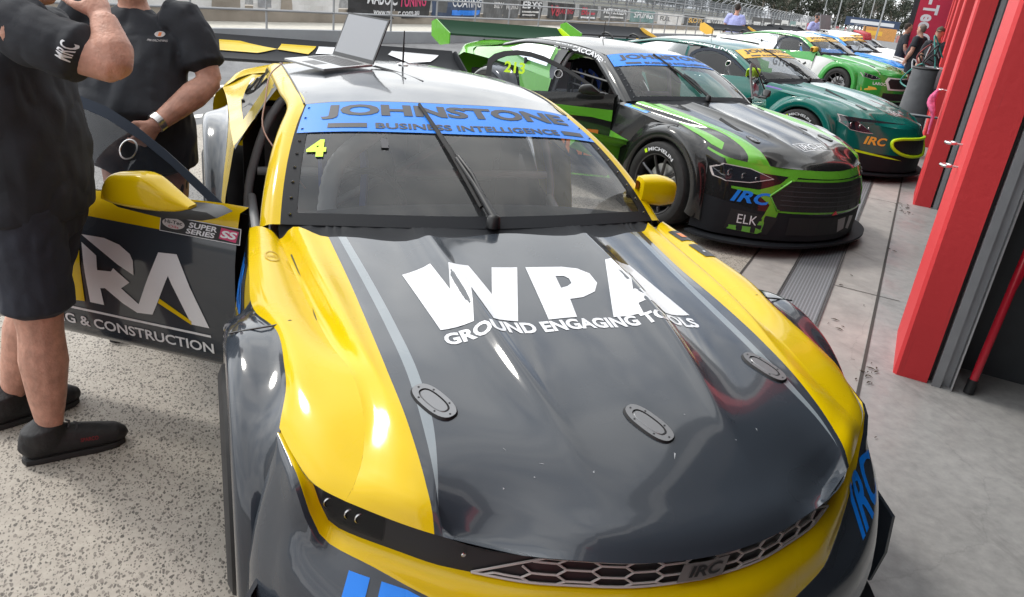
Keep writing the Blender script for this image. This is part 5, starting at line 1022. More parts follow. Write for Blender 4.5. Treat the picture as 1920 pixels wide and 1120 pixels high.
# ---- mid green and white car
H_, X_ = M_PGRN, M_PWHT
BPAL = dict(hood=[H_, H_, H_, H_, X_, X_, H_, H_], fender=H_, fender_side=X_, flare=H_, rear_flare=H_, lip=H_, nose=H_, bumper=H_, pillar=H_, roof=X_, deck=X_, quarter=X_, mirror=M_AMB, door_top=H_, door_band=H_, door_low=X_, endplates={-1: M_AMB, 1: M_AMB})
def bart(car, q):
    bv = bvh_of(q['bumper'], q['hood'], *q['fenders'], *q['flares']); f = front_fn(bvh_of(q['bumper']))
    G1 = [(-.36, .60), (.36, .60), (.42, .54), (.36, .40), (-.36, .40), (-.42, .54)]
    signwork('grille', car, [('P', outline(G1, (1.14, 1.3)), X_, 0), ('P', G1, M_MESH, .004)], f, (14, 5))
    for s in (1, -1): headlight_on(car, bv, [(.58, .55), (.66, .60), (.80, .65), (.855, .66), (.84, .58), (.70, .52)], s)
    signwork('air_intake', q['bumper'], [('R', -.5, .15, .5, .30, M_INT, .002), ('P', [(-.86, .42), (-.66, .40), (-.62, .36), (-.86, .30)], M_AMB, .002)], f, (12, 3))
    sidef = ray_fn(bv, lambda u, v: V((u, -1.2, v)), (0.12, 1, 0), .004); signwork('lettering', q['bumper'], [('T', 'LAROC', -.76, .45, -.50, .51, X_, .02, 0, .001)], sidef, (6, 2))
def bdoor(do, f): signwork('lettering', do, [('P', [(.50, .40), (.50, .74), (.06, .74), (.06, .40)], X_, .001), ('T', '86', .44, .44, .12, .70, M_BLK, .03, 0, .002), ('T', 'GT10', 1.05, .50, .58, .72, M_BLK, .03, .1, .002)], f, (5, 4))
BPAL['door_art'] = bdoor
bc = race_car('race_car', (13.076, 14.018, 0), .252, 'mid green and white race car behind the teal one, white framed grille', dict(pal=BPAL, banner=(M_AMB,), front='full', doors=((-1, 1), (1, 1)), art=bart, detail=0, mirrors=(-1,), rim=M_RIM, swan=True))
# ---- blue and white cars further on
U_ = M_PBLU
UPAL = dict(hood=[X_, X_, X_, X_, U_, U_, U_, U_], fender=U_, fender_side=U_, flare=U_, rear_flare=X_, lip=X_, nose=X_, bumper=X_, pillar=U_, roof=X_, deck=X_, quarter=U_, mirror=M_BLK, door_top=U_, door_band=U_, door_low=X_)
uc = race_car('race_car', (16.179, 16.271, 0), .303, 'bright blue and white race car beyond the green and white one', dict(pal=UPAL, banner=(M_AMB,), front='full', doors=((-1, 1), (1, 1)), detail=0, mirrors=(-1,)))
WPAL = dict(UPAL, hood=[X_] * 8, fender=X_, fender_side=X_, flare=X_, pillar=X_, quarter=X_, door_top=X_, door_band=X_)
p = W(28.4, -.9); wc = race_car('race_car', (p.x, p.y, 0), .30, 'white race car farthest along the row, mostly hidden by the blue one', dict(pal=WPAL, banner=(M_AMB,), front='full', doors=((-1, 1), (1, 1)), detail=0, mirrors=(-1,)))
# red covers lying on the white car's windscreen
rb = MB()
p = V((16.179, 16.271, 0)); cz_, sz_ = math.cos(.303), math.sin(.303)
def UL(x, y, z): return V((p.x + cz_ * x - sz_ * y, p.y + sz_ * x + cz_ * y, z))
for i in range(2):
    for k in range(5): 
        x = .32 + .34 * i + .055 * k; rb.tube([UL(x, 1.05 + .1 * i, 1.20), UL(x, 1.12 + .1 * i, 1.34 + .02 * i), UL(x + .01, 1.42 + .1 * i, 1.40)], .027, MATS['red_gloss'], 8)
tagp(rb.build('seat_pads', None, 60), 'bright red ribbed pads lying on the windscreen top of the blue car', 'pads')
lt = thing('laptop_stand', UL(-.1, 2.1, 1.27), .303, 'grey tilted screen standing on the roof of the blue car', 'screen'); sb = MB(); sb.box((0, 0, .26), (.55, .02, .40), M_TRK, Matrix.Rotation(-.25, 3, 'X')); sb.build('panel', lt, 30); st = MB(); st.box((0, .04, .03), (.3, .2, .03), M_BLK); st.build('foot', lt, 30)

# ------------------------------------------------------------------ laptop on the yellow roof
def RP(x, y, dz=0):
    return V((x, 1.96 + y, 0))
lp = thing('laptop', (-.40, 1.96 + 2.03, 1.262), 0, 'open silver laptop resting on the roof of the yellow car', 'laptop')
NLc, NRc = V((-.451, 1.824, 1.262)), V((-.197, 1.94, 1.283)); ex = (NRc - NLc); ey = V((-.15, .315, .0)); zc = V((0, 0, 1)); O = V((-.40, 2.03, 1.262))
M_LAPS = mat('laptop_silver', (.42, .43, .44), .35, .7); M_SCRN = mat('laptop_screen', (.16, .17, .19), .18, 0, .3, spec=.8); M_KEY = mat('laptop_keys', (.10, .10, .105), .5)
def lq(u, v, z=0): return NLc + ex * u + ey * v + V((0, 0, z)) - O
lb = MB(); lb.prism([lq(0, 0), lq(1, 0), lq(1, 1), lq(0, 1)], (0, 0, .012), M_LAPS); lbo = lb.build('base', lp, 30, recalc=True, bevel=.003)
kb = MB()
for r_ in range(13):
    for c_ in range(5):
        u, v = .42 + c_ * .095, .06 + r_ * .068; kb.prism([lq(u, v, .012), lq(u + .08, v, .012), lq(u + .08, v + .056, .012), lq(u, v + .056, .012)], (0, 0, .0018), M_KEY)
kb.build('keyboard', lbo, 0, recalc=True); tp_ = MB(); tp_.prism([lq(.08, .32, .012), lq(.34, .32, .012), lq(.34, .66, .012), lq(.08, .66, .012)], (0, 0, .0006), M_KEY); tp_.build('touchpad', lbo, 0)
sd_ = (ex.normalized() * .42 + zc * .92).normalized() * .232; tn = sd_.cross(ey).normalized() * .006
if tn.dot(ex) < 0: tn = -tn
sc_ = MB(); q = [lq(1, 0, .012), lq(1, 1, .012)]; q = [q[0], q[1], q[1] + sd_, q[0] + sd_]; sc_.prism(q, tn, M_BLK); so_ = sc_.build('lid', lp, 30, recalc=True)
i_ = [q[0] + (q[1] - q[0]) * .03 + sd_ * .08, q[0] + (q[1] - q[0]) * .97 + sd_ * .08, q[0] + (q[1] - q[0]) * .97 + sd_ * .96, q[0] + (q[1] - q[0]) * .03 + sd_ * .96]
MB().add([p_ - tn * .1 for p_ in i_], [(0, 1, 2, 3)], M_SCRN).build('screen', so_, 0)
cb = MB(); cb.tube(smooth_line([V((-.62, 3.99, 1.262)), V((-.70, 3.72, 1.235)), V((-.735, 3.5, 1.17)), V((-.76, 3.3, 1.08)), V((-.70, 3.12, 1.0)), V((-.62, 3.05, .9))], 24), .0035, mat('cable_brown', (.22, .10, .06), .5), 6)
tagp(cb.build('laptop_cable', None), 'thin brown cable running from the laptop into the yellow car cockpit', 'cable')
c2 = MB()
for k in (0, 1): c2.tube(smooth_line([V((-.20 + .02 * k, 3.93, 1.285)), V((-.12 + .03 * k, 3.80, 1.278)), V((-.10 + .07 * k, 3.60 - .05 * k, 1.277))], 12), .003, M_BLK, 6)
tagp(c2.build('usb_cable', None), 'two short black leads trailing from the laptop across the yellow car roof', 'cable')
# ------------------------------------------------------------------ people
M_SKIN = mat('skin', (.50, .265, .195), .55, var=.2, vscale=26, bump=.3, bscale=90); M_SKIN2 = mat('skin_tan', (.42, .23, .16), .5, var=.12, vscale=14)
M_TEE = mat('black_jersey', (.018, .021, .028), .85, var=.2, vscale=9, bump=.35, bscale=18); M_SHO = mat('black_twill', (.019, .023, .036), .8, var=.2, vscale=10, bump=.3, bscale=22)
M_LIL = mat('lilac_shirt', (.40, .43, .78), .8, var=.08, vscale=5, bump=.4, bscale=12); M_HAIR = mat('dark_hair', (.025, .017, .012), .7, bump=.6, bscale=90); M_SHOE = mat('black_shoe', (.014, .014, .016), .6, bump=.3, bscale=60); M_SOLE = mat('shoe_sole', (.02, .02, .021), .7); M_LACE = mat('lace', (.05, .05, .055), .8)
M_DRED = mat('dark_red_print', (.18, .015, .02), .7); M_NAVY = mat('navy_trousers', (.02, .024, .036), .8, var=.15)
def ell(mb, pts, rs, m, n=16, xdir=None):
    # closed tube with elliptical rings; rs: (rx, ry) or r
    pts = [V(p) for p in pts]; vs = []; N_ = len(pts); up = None
    for i, p in enumerate(pts):
        d = (pts[min(i + 1, N_ - 1)] - pts[max(i - 1, 0)]).normalized(); r = rs[i]; rx, ry = (r, r) if not isinstance(r, tuple) else r
        if xdir is not None: a = V(xdir); a = (a - d * a.dot(d)).normalized()
        else:
            if up is None: up = V((0, 0, 1)) if abs(d.z) < .9 else V((1, 0, 0))
            a = d.cross(up).normalized()
        b = a.cross(d).normalized(); up = b
        for k in range(n): t = 2 * math.pi * k / n; vs.append(p + a * rx * math.cos(t) + b * ry * math.sin(t))
    d0 = (pts[0] - pts[1]).normalized(); d1 = (pts[-1] - pts[-2]).normalized()
    r0 = rs[0] if not isinstance(rs[0], tuple) else min(rs[0]); r1 = rs[-1] if not isinstance(rs[-1], tuple) else min(rs[-1])
    b0, b1 = len(vs), len(vs) + 1; vs += [pts[0] + d0 * r0 * .7, pts[-1] + d1 * r1 * .7]
    fs = [(i * n + k, i * n + (k + 1) % n, (i + 1) * n + (k + 1) % n, (i + 1) * n + k) for i in range(N_ - 1) for k in range(n)]
    fs += [((k + 1) % n, k, b0) for k in range(n)] + [((N_ - 1) * n + k, (N_ - 1) * n + (k + 1) % n, b1) for k in range(n)]
    mb.add(vs, fs, m)
def remesh(mb, name, parent, vox, sm=2, wr=0.0, wsc=9.0, m=None):
    o = mb.build(name, None, 0, recalc=True); md = o.modifiers.new('r', 'REMESH'); md.mode = 'VOXEL'; md.voxel_size = vox
    if sm: s = o.modifiers.new('s', 'SMOOTH'); s.iterations = sm; s.factor = .5
    me = bpy.data.meshes.new_from_object(o.evaluated_get(bpy.context.evaluated_depsgraph_get()))
    bpy.data.objects.remove(o)
    if wr:
        from mathutils import noise
        for v, (c, vn) in zip(me.vertices, [(v.co.copy(), v.normal.copy()) for v in me.vertices]):
             q = V((c.x * wsc, c.y * wsc, c.z * wsc * .7)); n_ = noise.noise(q) * .6 + noise.noise(q * 2.3) * .4; n_ = (abs(n_) - .22); v.co = c + vn * wr * n_
    me.shade_smooth(); me.materials.clear(); me.materials.append(m or mb.mats[0]); me.name = name
    o = bpy.data.objects.new(name, me); COL.objects.link(o); o.parent = parent; return o
def hand(mb, wrist, d, nrm, m, side=1, curl=.5, sc=1.0):
    # d: hand direction, nrm: back of the hand; side: +1 thumb towards d x nrm
    d = V(d).normalized(); nrm = V(nrm); nrm = (nrm - d * nrm.dot(d)).normalized(); t = d.cross(nrm).normalized() * side; w_ = V(wrist)
    ell(mb, [w_ - d * .03, w_ + d * .01 * sc, w_ + d * .045 * sc, w_ + d * .085 * sc], [(.026 * sc, .02 * sc), (.028 * sc, .019 * sc), (.040 * sc, .017 * sc), (.039 * sc, .013 * sc)], m, 14, t)
    for k, (o, ln) in enumerate(((.029, .072), (.010, .080), (-.010, .075), (-.029, .058))):
        p = w_ + d * .082 * sc + t * o * sc; a = curl * (.45 + .12 * k); pts = [p]; ang = a * .6; L = ln * sc
        for q, f in ((.42, 1), (.33, 1.6), (.25, 1.2)):
            pts.append(pts[-1] + (d * math.cos(ang) - nrm * math.sin(ang) + t * o * .25) * L * q); ang += a * f
        ell(mb, pts, [.0098 * sc, .0094 * sc, .0086 * sc, .0072 * sc], m, 10)
    p = w_ + d * .018 * sc + t * .026 * sc - nrm * .006; q = p + (d * .6 + t * .65 - nrm * .25).normalized() * .042 * sc; r = q + (d * .92 + t * .12 - nrm * .3 * (1 + curl)).normalized() * .034 * sc; s = r + (d * .95 - t * .12 - nrm * .4 * (1 + curl)).normalized() * .027 * sc
    ell(mb, [p, q, r, s], [.014 * sc, .0125 * sc, .0108 * sc, .0085 * sc], m, 10)
def head(mb, c, f, m, sc=1.0):
    # c: head centre, f: facing
    f = V(f).normalized(); up = V((0, 0, 1)); r = f.cross(up).normalized()
    P = lambda x, y, z: V(c) + (r * x + f * y + up * z) * sc
    ell(mb, [P(0, .012, -.115), P(0, .018, -.085), P(0, .012, -.04), P(0, .0, .01), P(0, -.008, .06), P(0, -.012, .10), P(0, -.012, .115)], [(.034 * sc, .05 * sc), (.054 * sc, .074 * sc), (.066 * sc, .086 * sc), (.073 * sc, .096 * sc), (.073 * sc, .097 * sc), (.055 * sc, .075 * sc), (.03 * sc, .04 * sc)], m, 20, r)
    ell(mb, [P(0, .088, .015), P(0, .105, -.022), P(0, .10, -.034)], [.009 * sc, .014 * sc, .012 * sc], m, 8)
    for s in (-1, 1):
        ell(mb, [P(s * .074, -.004, .022), P(s * .080, -.008, .0), P(s * .074, 0, -.026)], [.010 * sc, .013 * sc, .008 * sc], m, 8)
        ell(mb, [P(s * .012, .092, .03), P(s * .035, .090, .034), P(s * .055, .072, .028)], [.008 * sc, .009 * sc, .007 * sc], m, 8)
    ell(mb, [P(-.022, .088, -.062), P(0, .096, -.062), P(.022, .088, -.062)], [.006 * sc, .009 * sc, .006 * sc], m, 8)
    return P
def person(loc, rz, label, j, shirt, legs, legtype, skinm=None, hair=M_HAIR, headtype='hair', vox=.011, sleeve=.62, belly=0.0, shoe=M_SHOE, group=None, detail=False, wide=1.0, hem=.86):
    skinm = skinm or M_SKIN
    root = thing('person', loc, rz, label, 'person', group); J = {k: V(v) for k, v in j.items()}
    sk = MB(); f = J.get('face', V((0, 1, 0)))
    hv, cv, nv = J['pelvis'], J['chest'], J['neck']
    ell(sk, [hv - V((0, 0, .06)), hv, hv.lerp(cv, .5), cv, cv.lerp(nv, .6), nv, J['head'] - V((0, 0, .06))], [(.13, .10), (.15, .10), (.14, .10), (.16, .10), (.10, .075), (.056, .058), (.052, .055)], skinm, 16, (1, 0, 0))
    P = head(sk, J['head'], f, skinm)
    for s, n_ in ((1, 'r'), (-1, 'l')):
        sh, el, wr = J['sh' + n_], J['el' + n_], J['wr' + n_]; d1 = (el - sh).normalized(); d2 = (wr - el).normalized(); hd = J.get('hd' + n_, d2)
        ell(sk, [sh - d1 * .02 + V((-s * .04, 0, 0)), sh + d1 * .04, sh.lerp(el, .5), sh.lerp(el, .88), el], [.058 * wide, .058 * wide, .051 * wide, .043 * wide, .040 * wide], skinm, 14); ell(sk, [el - d2 * .012, el.lerp(wr, .12), el.lerp(wr, .32), el.lerp(wr, .65), wr], [.036 * wide, .044 * wide, .050 * wide, .040 * wide, .030 * wide], skinm, 14)
        hand(sk, wr, hd, J.get('hn' + n_, V((s, 0, 0))), skinm, J.get('hs' + n_, V((s, 0, 0))).x * 1.0, J.get('hc', V((.5, 0, 0))).x)
        hp, kn, an = J['hp' + n_], J['kn' + n_], J['an' + n_]
        ell(sk, [hp, hp.lerp(kn, .3), hp.lerp(kn, .75), kn, kn.lerp(an, .28), kn.lerp(an, .62), kn.lerp(an, .88), an], [.088 * wide, .085 * wide, .068 * wide, .060 * wide, .066 * wide, .052 * wide, .037 * wide, .030 * wide], skinm, 14)
    body = remesh(sk, 'body', root, vox if detail else vox * 1.2, 1, m=skinm)
    ts = MB(); b = belly
    ell(ts, [V((hv.x, hv.y + b * .3, hem)), hv + V((0, b * .5, .04)), hv.lerp(cv, .45) + V((0, b, 0)), hv.lerp(cv, .8) + V((0, b * .6, 0)), cv + V((0, b * .2, .05)), cv.lerp(nv, .55), cv.lerp(nv, .88)], [(.185 * wide + b * .3, .130 + b * .4), (.185 * wide + b * .35, .135 + b * .6), (.185 * wide + b * .4, .135 + b * .8), (.195 * wide + b * .1, .13 + b * .4), (.20 * wide, .118), (.155 * wide, .095), (.075, .072)], shirt, 22, (1, 0, 0))
    for s, n_ in ((1, 'r'), (-1, 'l')):
        sh, el = J['sh' + n_], J['el' + n_]; d1 = (el - sh).normalized()
        ell(ts, [sh + V((-s * .09, 0, .01)), sh + V((-s * .02, 0, .005)), sh.lerp(el, .3), sh.lerp(el, sleeve)], [(.075), .074 * wide, .071 * wide, .074 * wide], shirt, 16)
    so = remesh(ts, 'shirt', root, vox, 2, .026 if detail else .012, 7.0, m=shirt)
    tr = MB(); low = {'shorts': .88, 'trousers': .97}[legtype]
    ell(tr, [hv + V((0, b * .3, .06)), hv + V((0, b * .2, -.02)), hv + V((0, 0, -.12))], [(.165 * wide + b * .2, .125 + b * .4), (.175 * wide, .125 + b * .2), (.15, .115)], legs, 18, (1, 0, 0))
    for n_ in 'rl':
        hp, kn, an = J['hp' + n_], J['kn' + n_], J['an' + n_]
        if legtype == 'shorts': ell(tr, [hp + V((0, 0, .02)), hp.lerp(kn, .4), hp.lerp(kn, .60), hp.lerp(kn, .78)], [.104 * wide, .100 * wide, .096 * wide, .097 * wide], legs, 16)
        else: ell(tr, [hp + V((0, 0, .02)), hp.lerp(kn, .5), kn, kn.lerp(an, .5), an + V((0, 0, .02))], [.102, .09, .073, .066, .064], legs, 16)
    remesh(tr, 'shorts' if legtype == 'shorts' else 'trousers', root, vox, 2, .014, 9.0, m=legs)
    for n_ in 'rl':
        an = J['an' + n_]; ft = J.get('ft' + n_, V((0, 1, 0))).normalized(); sd = V((ft.y, -ft.x, 0))
        q = lambda y, z, x=0.0: V((an.x, an.y, 0)) + ft * y + sd * x + V((0, 0, z))
        sb = MB(); ell(sb, [q(-.085, .06), q(-.06, .066), q(.0, .068), q(.07, .062), q(.145, .052), q(.205, .045), q(.235, .036)], [(.034, .050), (.044, .058), (.046, .062), (.050, .056), (.053, .046), (.048, .037), (.030, .024)], shoe, 16, sd)
        ell(sb, [q(-.02, .06), q(-.02, .10), q(-.026, .135)], [(.052, .068), (.052 * wide, .064 * wide), (.050 * wide, .058 * wide)], shoe, 14, sd)
        s1 = remesh(sb, 'shoe', root, .0065 if detail else .011, 2, m=shoe)
        sl = MB(); out_ = [(-.102, .0), (-.09, .034), (-.03, .043), (.05, .046), (.14, .056), (.205, .050), (.24, .024), (.245, -.004), (.228, -.034), (.16, -.052), (.06, -.047), (-.03, -.043), (-.09, -.032)]
        sl.prism([q(y * .97, .0, x * .92) for y, x in out_], (0, 0, .022), M_SOLE); sl.build('sole', s1, 30, recalc=True, bevel=.004)
        if detail:
            lc = MB()
            for k in range(5): y = .03 + .024 * k; z = .139 - .010 * k - .0012 * k * k; lc.tube([q(y, z - .006, -.028), q(y + .008, z + .004, 0), q(y, z - .006, .028)], .0035, M_LACE, 5)
            lc.build('laces', s1)
    if headtype in ('hair', 'back'):
        hb = MB(); ell(hb, [P(0, -.022, -.03), P(0, -.03, .02), P(0, -.022, .07), P(0, -.016, .108), P(0, -.014, .124)], [(.06, .078), (.077, .086), (.079, .094), (.062, .083), (.032, .045)], hair, 18, V(f).cross(V((0, 0, 1))))
        remesh(hb, 'hair', root, .010, 1, .008, 40, m=hair)
    if headtype in ('cap', 'headset'):
        cb_ = MB(); ell(cb_, [P(0, -.012, .045), P(0, -.012, .08), P(0, -.012, .115), P(0, -.012, .13)], [(.079, .101), (.078, .099), (.06, .078), (.03, .04)], hair, 18, V(f).cross(V((0, 0, 1))))
        cb_.prism([P(-.06, .07, .05), P(.06, .07, .05), P(.05, .15, .042), P(0, .165, .042), P(-.05, .15, .042)], (0, 0, .008), hair); cb_.build('cap', root, 40)
        if headtype == 'headset':
            hs = MB(); hs.tube([P(.088 * math.cos(t), -.01, .02 + .125 * math.sin(t)) for t in [math.pi * k / 14 for k in range(15)]], .009, M_BLK, 6)
            for s in (-1, 1): hs.lathe([(-.018, .0), (-.018, .034), (.018, .036), (.018, 0)], M_BLK, 'X', 14, P(s * .088, -.005, .0))
            hs.build('headset', root, 40); be = MB(); ell(be, [P(-.05, .05, -.06), P(0, .085, -.085), P(.05, .05, -.06)], [.022, .03, .022], M_HAIR, 10); be.build('beard', root, 60)
    return root, so
def rest(h=1.0, **kw):
    j = dict(pelvis=(0, 0, .95), chest=(0, 0, 1.28), neck=(0, -.01, 1.47), head=(0, .03, 1.63), shr=(.20, -.01, 1.41), shl=(-.20, -.01, 1.41), elr=(.245, -.03, 1.13), ell=(-.245, -.03, 1.13), wrr=(.25, .07, .89), wrl=(-.25, .07, .89), hpr=(.09, 0, .90), hpl=(-.09, 0, .90), knr=(.10, .02, .49), knl=(-.10, .02, .49), anr=(.11, -.02, .09), anl=(-.11, -.02, .09))
    j.update(kw); return j
# man in the foreground, side on, forearm raised to his chin
fx, fy = .92, -.39
rzn = math.atan2(-fx, fy)      # local +Y turned to the facing direction
def loc_of(wx, wy, z, o=(-1.50, 2.80), rz=rzn):
    dx, dy = wx - o[0], wy - o[1]; c, s = math.cos(-rz), math.sin(-rz); return (c * dx - s * dy, s * dx + c * dy, z)
near, nshirt = person((-1.50, 2.80, 0), rzn, 'man in black shirt and shorts nearest the viewer, forearm raised, cut off at the neck', rest(
    chest=(0, -.02, 1.30), neck=(0, .0, 1.50), head=(0, .06, 1.67), shr=(.20, .11, 1.49), shl=(-.20, -.02, 1.45), elr=(.205, .405, 1.415), wrr=(.135, .345, 1.535), hdr=(-.45, -.55, .75), hnr=(.35, .75, .5), hsr=(-1, 0, 0), ell=(-.235, -.13, 1.19), wrl=(-.22, -.08, .95), hdl=(0, .2, -1), hnl=(-1, 0, 0), hsl=(-1, 0, 0), hc=(1.0, 0, 0),
    hpr=(.09, .0, .92), hpl=(-.09, -.03, .92), knr=(.105, .01, .50), anr=(.12, .0, .09), knl=(-.09, -.14, .50), anl=(-.06, -.26, .09), ftr=(-.62, .78, 0), ftl=(-.7, .5, 0)), M_TEE, M_SHO, 'shorts', detail=True, vox=.0085, wide=1.17, belly=.012, sleeve=.66, hem=.90)
nv_ = bvh_of(nshirt)
signwork('lettering', nshirt, [('T', 'MRC', 0, 0, 1, 1, M_WHT, .02, .1, 0)], ray_fn(nv_, lambda u, v: (.6, .318 - .035 * v + .022 * u, 1.425 + .045 * u + .016 * v), (-1, 0, 0), .003), (3, 2))
for n_ in 'r':
    sh_ = [c for c in near.children if c.name.startswith('shoe')][0]
    signwork('lettering', sh_, [('T', 'SPARCO', 0, 0, 1, 1, M_DRED, .02, .1, 0)], ray_fn(bvh_of(sh_), lambda u, v: (.5 - .035 * u, .06 + .045 * u + .35, 0.064 + .014 * v - .004 * u), (-.78, -.62, 0), .002), (4, 1))
# heavier man behind the open door, facing the viewer
rz2 = math.atan2(.39, -.92)
m2, s2 = person((-1.24, 3.74, 0), rz2, 'heavy set man in black polo behind the open yellow door, hands low before him', rest(
    chest=(0, .0, 1.30), neck=(0, .0, 1.50), head=(0, .05, 1.68), shr=(.235, .0, 1.45), shl=(-.235, .0, 1.45), elr=(.335, .06, 1.20), wrr=(.215, .29, 1.03), hdr=(-.62, .30, -.72), hnr=(.5, .8, .1), hsr=(-1, 0, 0), ell=(-.335, .05, 1.22), wrl=(-.19, .27, 1.06), hdl=(.6, .25, -.75), hnl=(-.75, .6, .1), hsl=(1, 0, 0), hc=(1.3, 0, 0)), M_TEE, M_SHO, 'trousers', detail=True, vox=.009, wide=1.16, belly=.10, sleeve=.70, hem=.84)
v2 = bvh_of(s2)
signwork('emblem', s2, [('P', [(-.145 + .018 * math.cos(t), 1.395 + .011 * math.sin(t)) for t in [2 * math.pi * k / 16 for k in range(16)]], M_SIL2, 0), ('R', -.150, 1.388, -.140, 1.402, M_ORG, .001), ('T', 'PMA MACHINING', -.112, 1.368, -.178, 1.376, M_SIL2, 0, 0, 0)], ray_fn(v2, lambda u, v: (u, 1.0, v), (0, -1, 0), .003), (3, 2))
wt = MB(); c = V((-.195, .262, 1.07)); ax = V((.50, .76, -.56)).normalized(); wt.tube([c - ax * .014, c + ax * .014], .040, M_SIL, 16); wt.build('wristwatch', m2, 40)
# people further along the lane
def at(a, l): p = W(a, l, zg(a)); return (p.x, p.y, p.z)
def face(a, l): return math.atan2(-(a * PX + l * PY), a * PY - l * PX)
p3, _ = person(at(22.6, -4.85), face(1, .05), 'person in long lilac shirt seen from behind, standing behind the teal car', rest(elr=(.26, .0, 1.14), wrr=(.27, .12, .95)), M_LIL, M_NAVY, 'trousers', hem=.76, wide=1.08)
p4, _ = person(at(27.5, -3.35), face(-.6, 1.0), 'bearded man with headset and cap in a lilac shirt, beyond the green and white car', rest(face=(-.35, 1, 0)), M_LIL, M_NAVY, 'trousers', headtype='headset', hair=M_BLK, hem=.80, group=None)
fl_ = MB(); fl_.tube([V((-.24, .18, .55)), V((-.24, .18, 1.05))], .012, M_BLK, 6); fl_.box((-.24, .19, .95), (.10, .02, .22), M_AMB)
fo_ = fl_.build('marshal_paddle', None, 30); fo_.location = p3.location; fo_.rotation_euler = p3.rotation_euler; tagp(fo_, 'small amber paddle held at the side of the person in lilac seen from behind', 'paddle')
p5, _ = person(at(24.6, -.62), face(.25, 1), 'dark haired man in black tee and long dark trousers facing right by the blue car', rest(elr=(.25, .02, 1.13), wrr=(.20, .14, .93)), M_TEE, M_NAVY, 'trousers', M_SKIN2)
p6, _ = person(at(22.9, -.22), face(.55, -1), 'stocky man in black tee and shorts with tan boots, back half turned', rest(), M_TEE, M_SHO, 'shorts', hair=mat('short_grey_hair', (.12, .09, .075), .7), wide=1.18, belly=.05, shoe=mat('tan_boot', (.22, .14, .08), .7))
p7, _ = person(at(18.9, .16), face(-1, -.3), 'man in dark cap tucked between the piers above the hose clutter', rest(), M_TEE, M_SHO, 'shorts', M_SKIN2, headtype='cap', hair=mat('green_cap', (.05, .055, .035), .8))

# ------------------------------------------------------------------ flags, buggy, far hoardings
M_FLG = mat('flag_crimson', (.50, .02, .06), .7, var=.1, vscale=2); M_FLK = mat('flag_black', (.02, .022, .028), .7)
def feather(a, l, h, w_, m, items, label, yaw=0.0):
    p = W(a, l, zg(a)); f = thing('feather_flag', p, -PA + yaw, label, 'flag'); mb = MB(); mb.tube(smooth_line([(-w_ * .5, 0, 0), (-w_ * .5, 0, h * .7), (-w_ * .42, 0, h * .9), (-w_ * .1, 0, h)], 16), [.018] * 8 + [.012] * 8, M_BLK, 6); mb.build('pole', f)
    mb = MB(); mb.lathe([(0, .22), (.02, .22), (.03, .05)], M_BLK, 'Z', 18); mb.build('base', f)
    out_ = [(-.5, .14), (.42, .12), (.5, .3), (.5, .78), (.42, .90), (.2, .97), (-.1, 1.0), (-.42, .9), (-.5, .7)]
    g = lambda u, v, k: V((u * w_, .03 * math.sin(v * 9 + u * 2) - k, v * h)); g2 = lambda u, v, k: V((u * w_, .03 * math.sin(v * 9 + u * 2) + .004 + k, v * h))
    cl_ = signwork('cloth', f, [('P', out_, m, 0)], g, (5, 14))
    signwork('lettering', cl_, items, lambda u, v, k: g(v, u, .004 + k), (14, 3)); return f
feather(25.5, -.12, 3.5, .80, M_FLG, [('T', 'Hi-Tec Oils', .80, -.34, .25, .16, M_WHT, .03, 0, 0)], 'crimson feather flag with white lettering beside the garages')
feather(28.5, -.42, 3.3, .60, M_FLK, [('T', 'RACING', .80, -.2, .45, .2, M_WHT, .02, 0, 0)], 'black feather flag half hidden behind the crimson one')
bg_ = thing('utility_buggy', W(100, -7.4, zg(100)), PIT_ROT + math.pi, 'small dark utility buggy with lit headlights driving down the pit lane', 'buggy')
mb = MB(); mb.box((0, 0, .62), (1.4, 2.6, .45), M_BLK); mb.box((0, .95, .95), (1.35, .7, .3), M_BLK, taper=.85); mb.build('body', bg_, 30, bevel=.05)
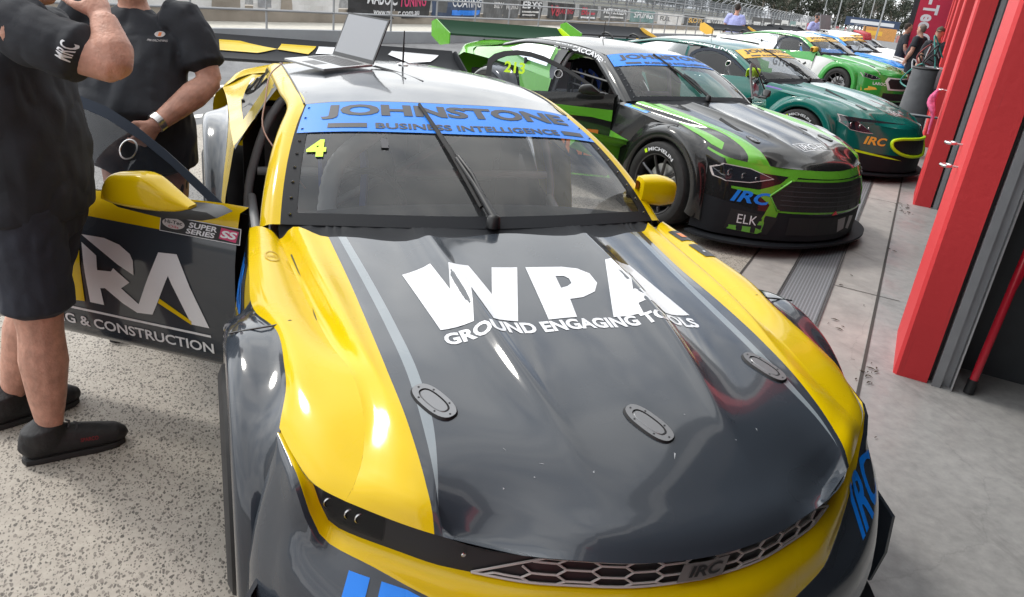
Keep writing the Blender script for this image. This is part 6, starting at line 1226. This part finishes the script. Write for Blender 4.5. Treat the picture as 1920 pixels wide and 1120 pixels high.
mb = MB(); [mb.tube([(sx * .62, .6, .95), (sx * .58, .25, 1.85), (sx * .58, -.9, 1.85), (sx * .62, -1.1, .85)], .035, M_BLK, 6) for sx in (-1, 1)]; mb.box((0, -.3, 1.88), (1.25, 1.3, .05), M_TRK); mb.build('roll_frame', bg_, 30)
mb = MB(); mb.box((0, -.3, 1.0), (1.2, .5, .5), M_INT); mb.build('bench', bg_, 30)
for sx in (-1, 1):
    mb = MB(); mb.lathe([(0, .0), (.01, .10), (-.04, .11)], mat('buggy_lamp', (.8, .8, .8), .2, emit=(1, .97, .9, 3)), 'Y', 14, (sx * .48, 1.33, .82)); mb.build('headlight', bg_)
    for sy in (-1, 1): mb = MB(); mb.lathe([(-.11, .12), (-.11, .30), (-.08, .33), (.08, .33), (.11, .30), (.11, .12)], M_RUB, 'X', 22, (sx * .68, sy * .92, .33)); mb.build('wheel', bg_)
M_HOR = mat('hoarding_orange', (.62, .30, .09), .7, var=.2); M_HRD = mat('hoarding_pink', (.60, .28, .26), .7, var=.2)
for k, (a, l0, l1, z0, z1, m, lab) in enumerate(((150, -10.5, -5.2, .0, 2.0, M_HOR, 'orange tyre barrier hoarding at the end of the pit lane'), (150.5, -5.0, -.2, 0, 1.1, M_HRD, 'low pale pink hoarding right of the orange one'), (165, -15, -5.5, 1.9, 3.4, M_BNAV, 'navy overhead billboard with white stripe above the orange hoarding'))):
    t_ = MB(); p = [W(a, l0, zg(a) + z0), W(a, l1, zg(a) + z0), W(a, l1, zg(a) + z1), W(a, l0, zg(a) + z1)]; t_.prism(p, W(.25, 0) - W(0, 0), m); o = thing('hoarding', (0, 0, 0), 0, lab, 'hoarding'); t_.build('board', o, 0, recalc=True)
    if k == 2:
        t_ = MB(); [t_.tube([W(a, l, zg(a)), W(a, l, zg(a) + 2)], .1, M_GALV, 6) for l in (-14, -6.5)]; t_.build('legs', o); signwork('stripe', o, [('R', .1, .3, .9, .7, M_WHT, 0)], lambda u, v, kk: W(a - .02, l0 + (l1 - l0) * u, zg(a) + z0 + (z1 - z0) * v))
    else: signwork('stripe', o, [('R', .1, .35, .6, .7, M_WHT if k else M_AMB, 0)], lambda u, v, kk: W(a - .02, l0 + (l1 - l0) * u, zg(a) + z0 + (z1 - z0) * v))
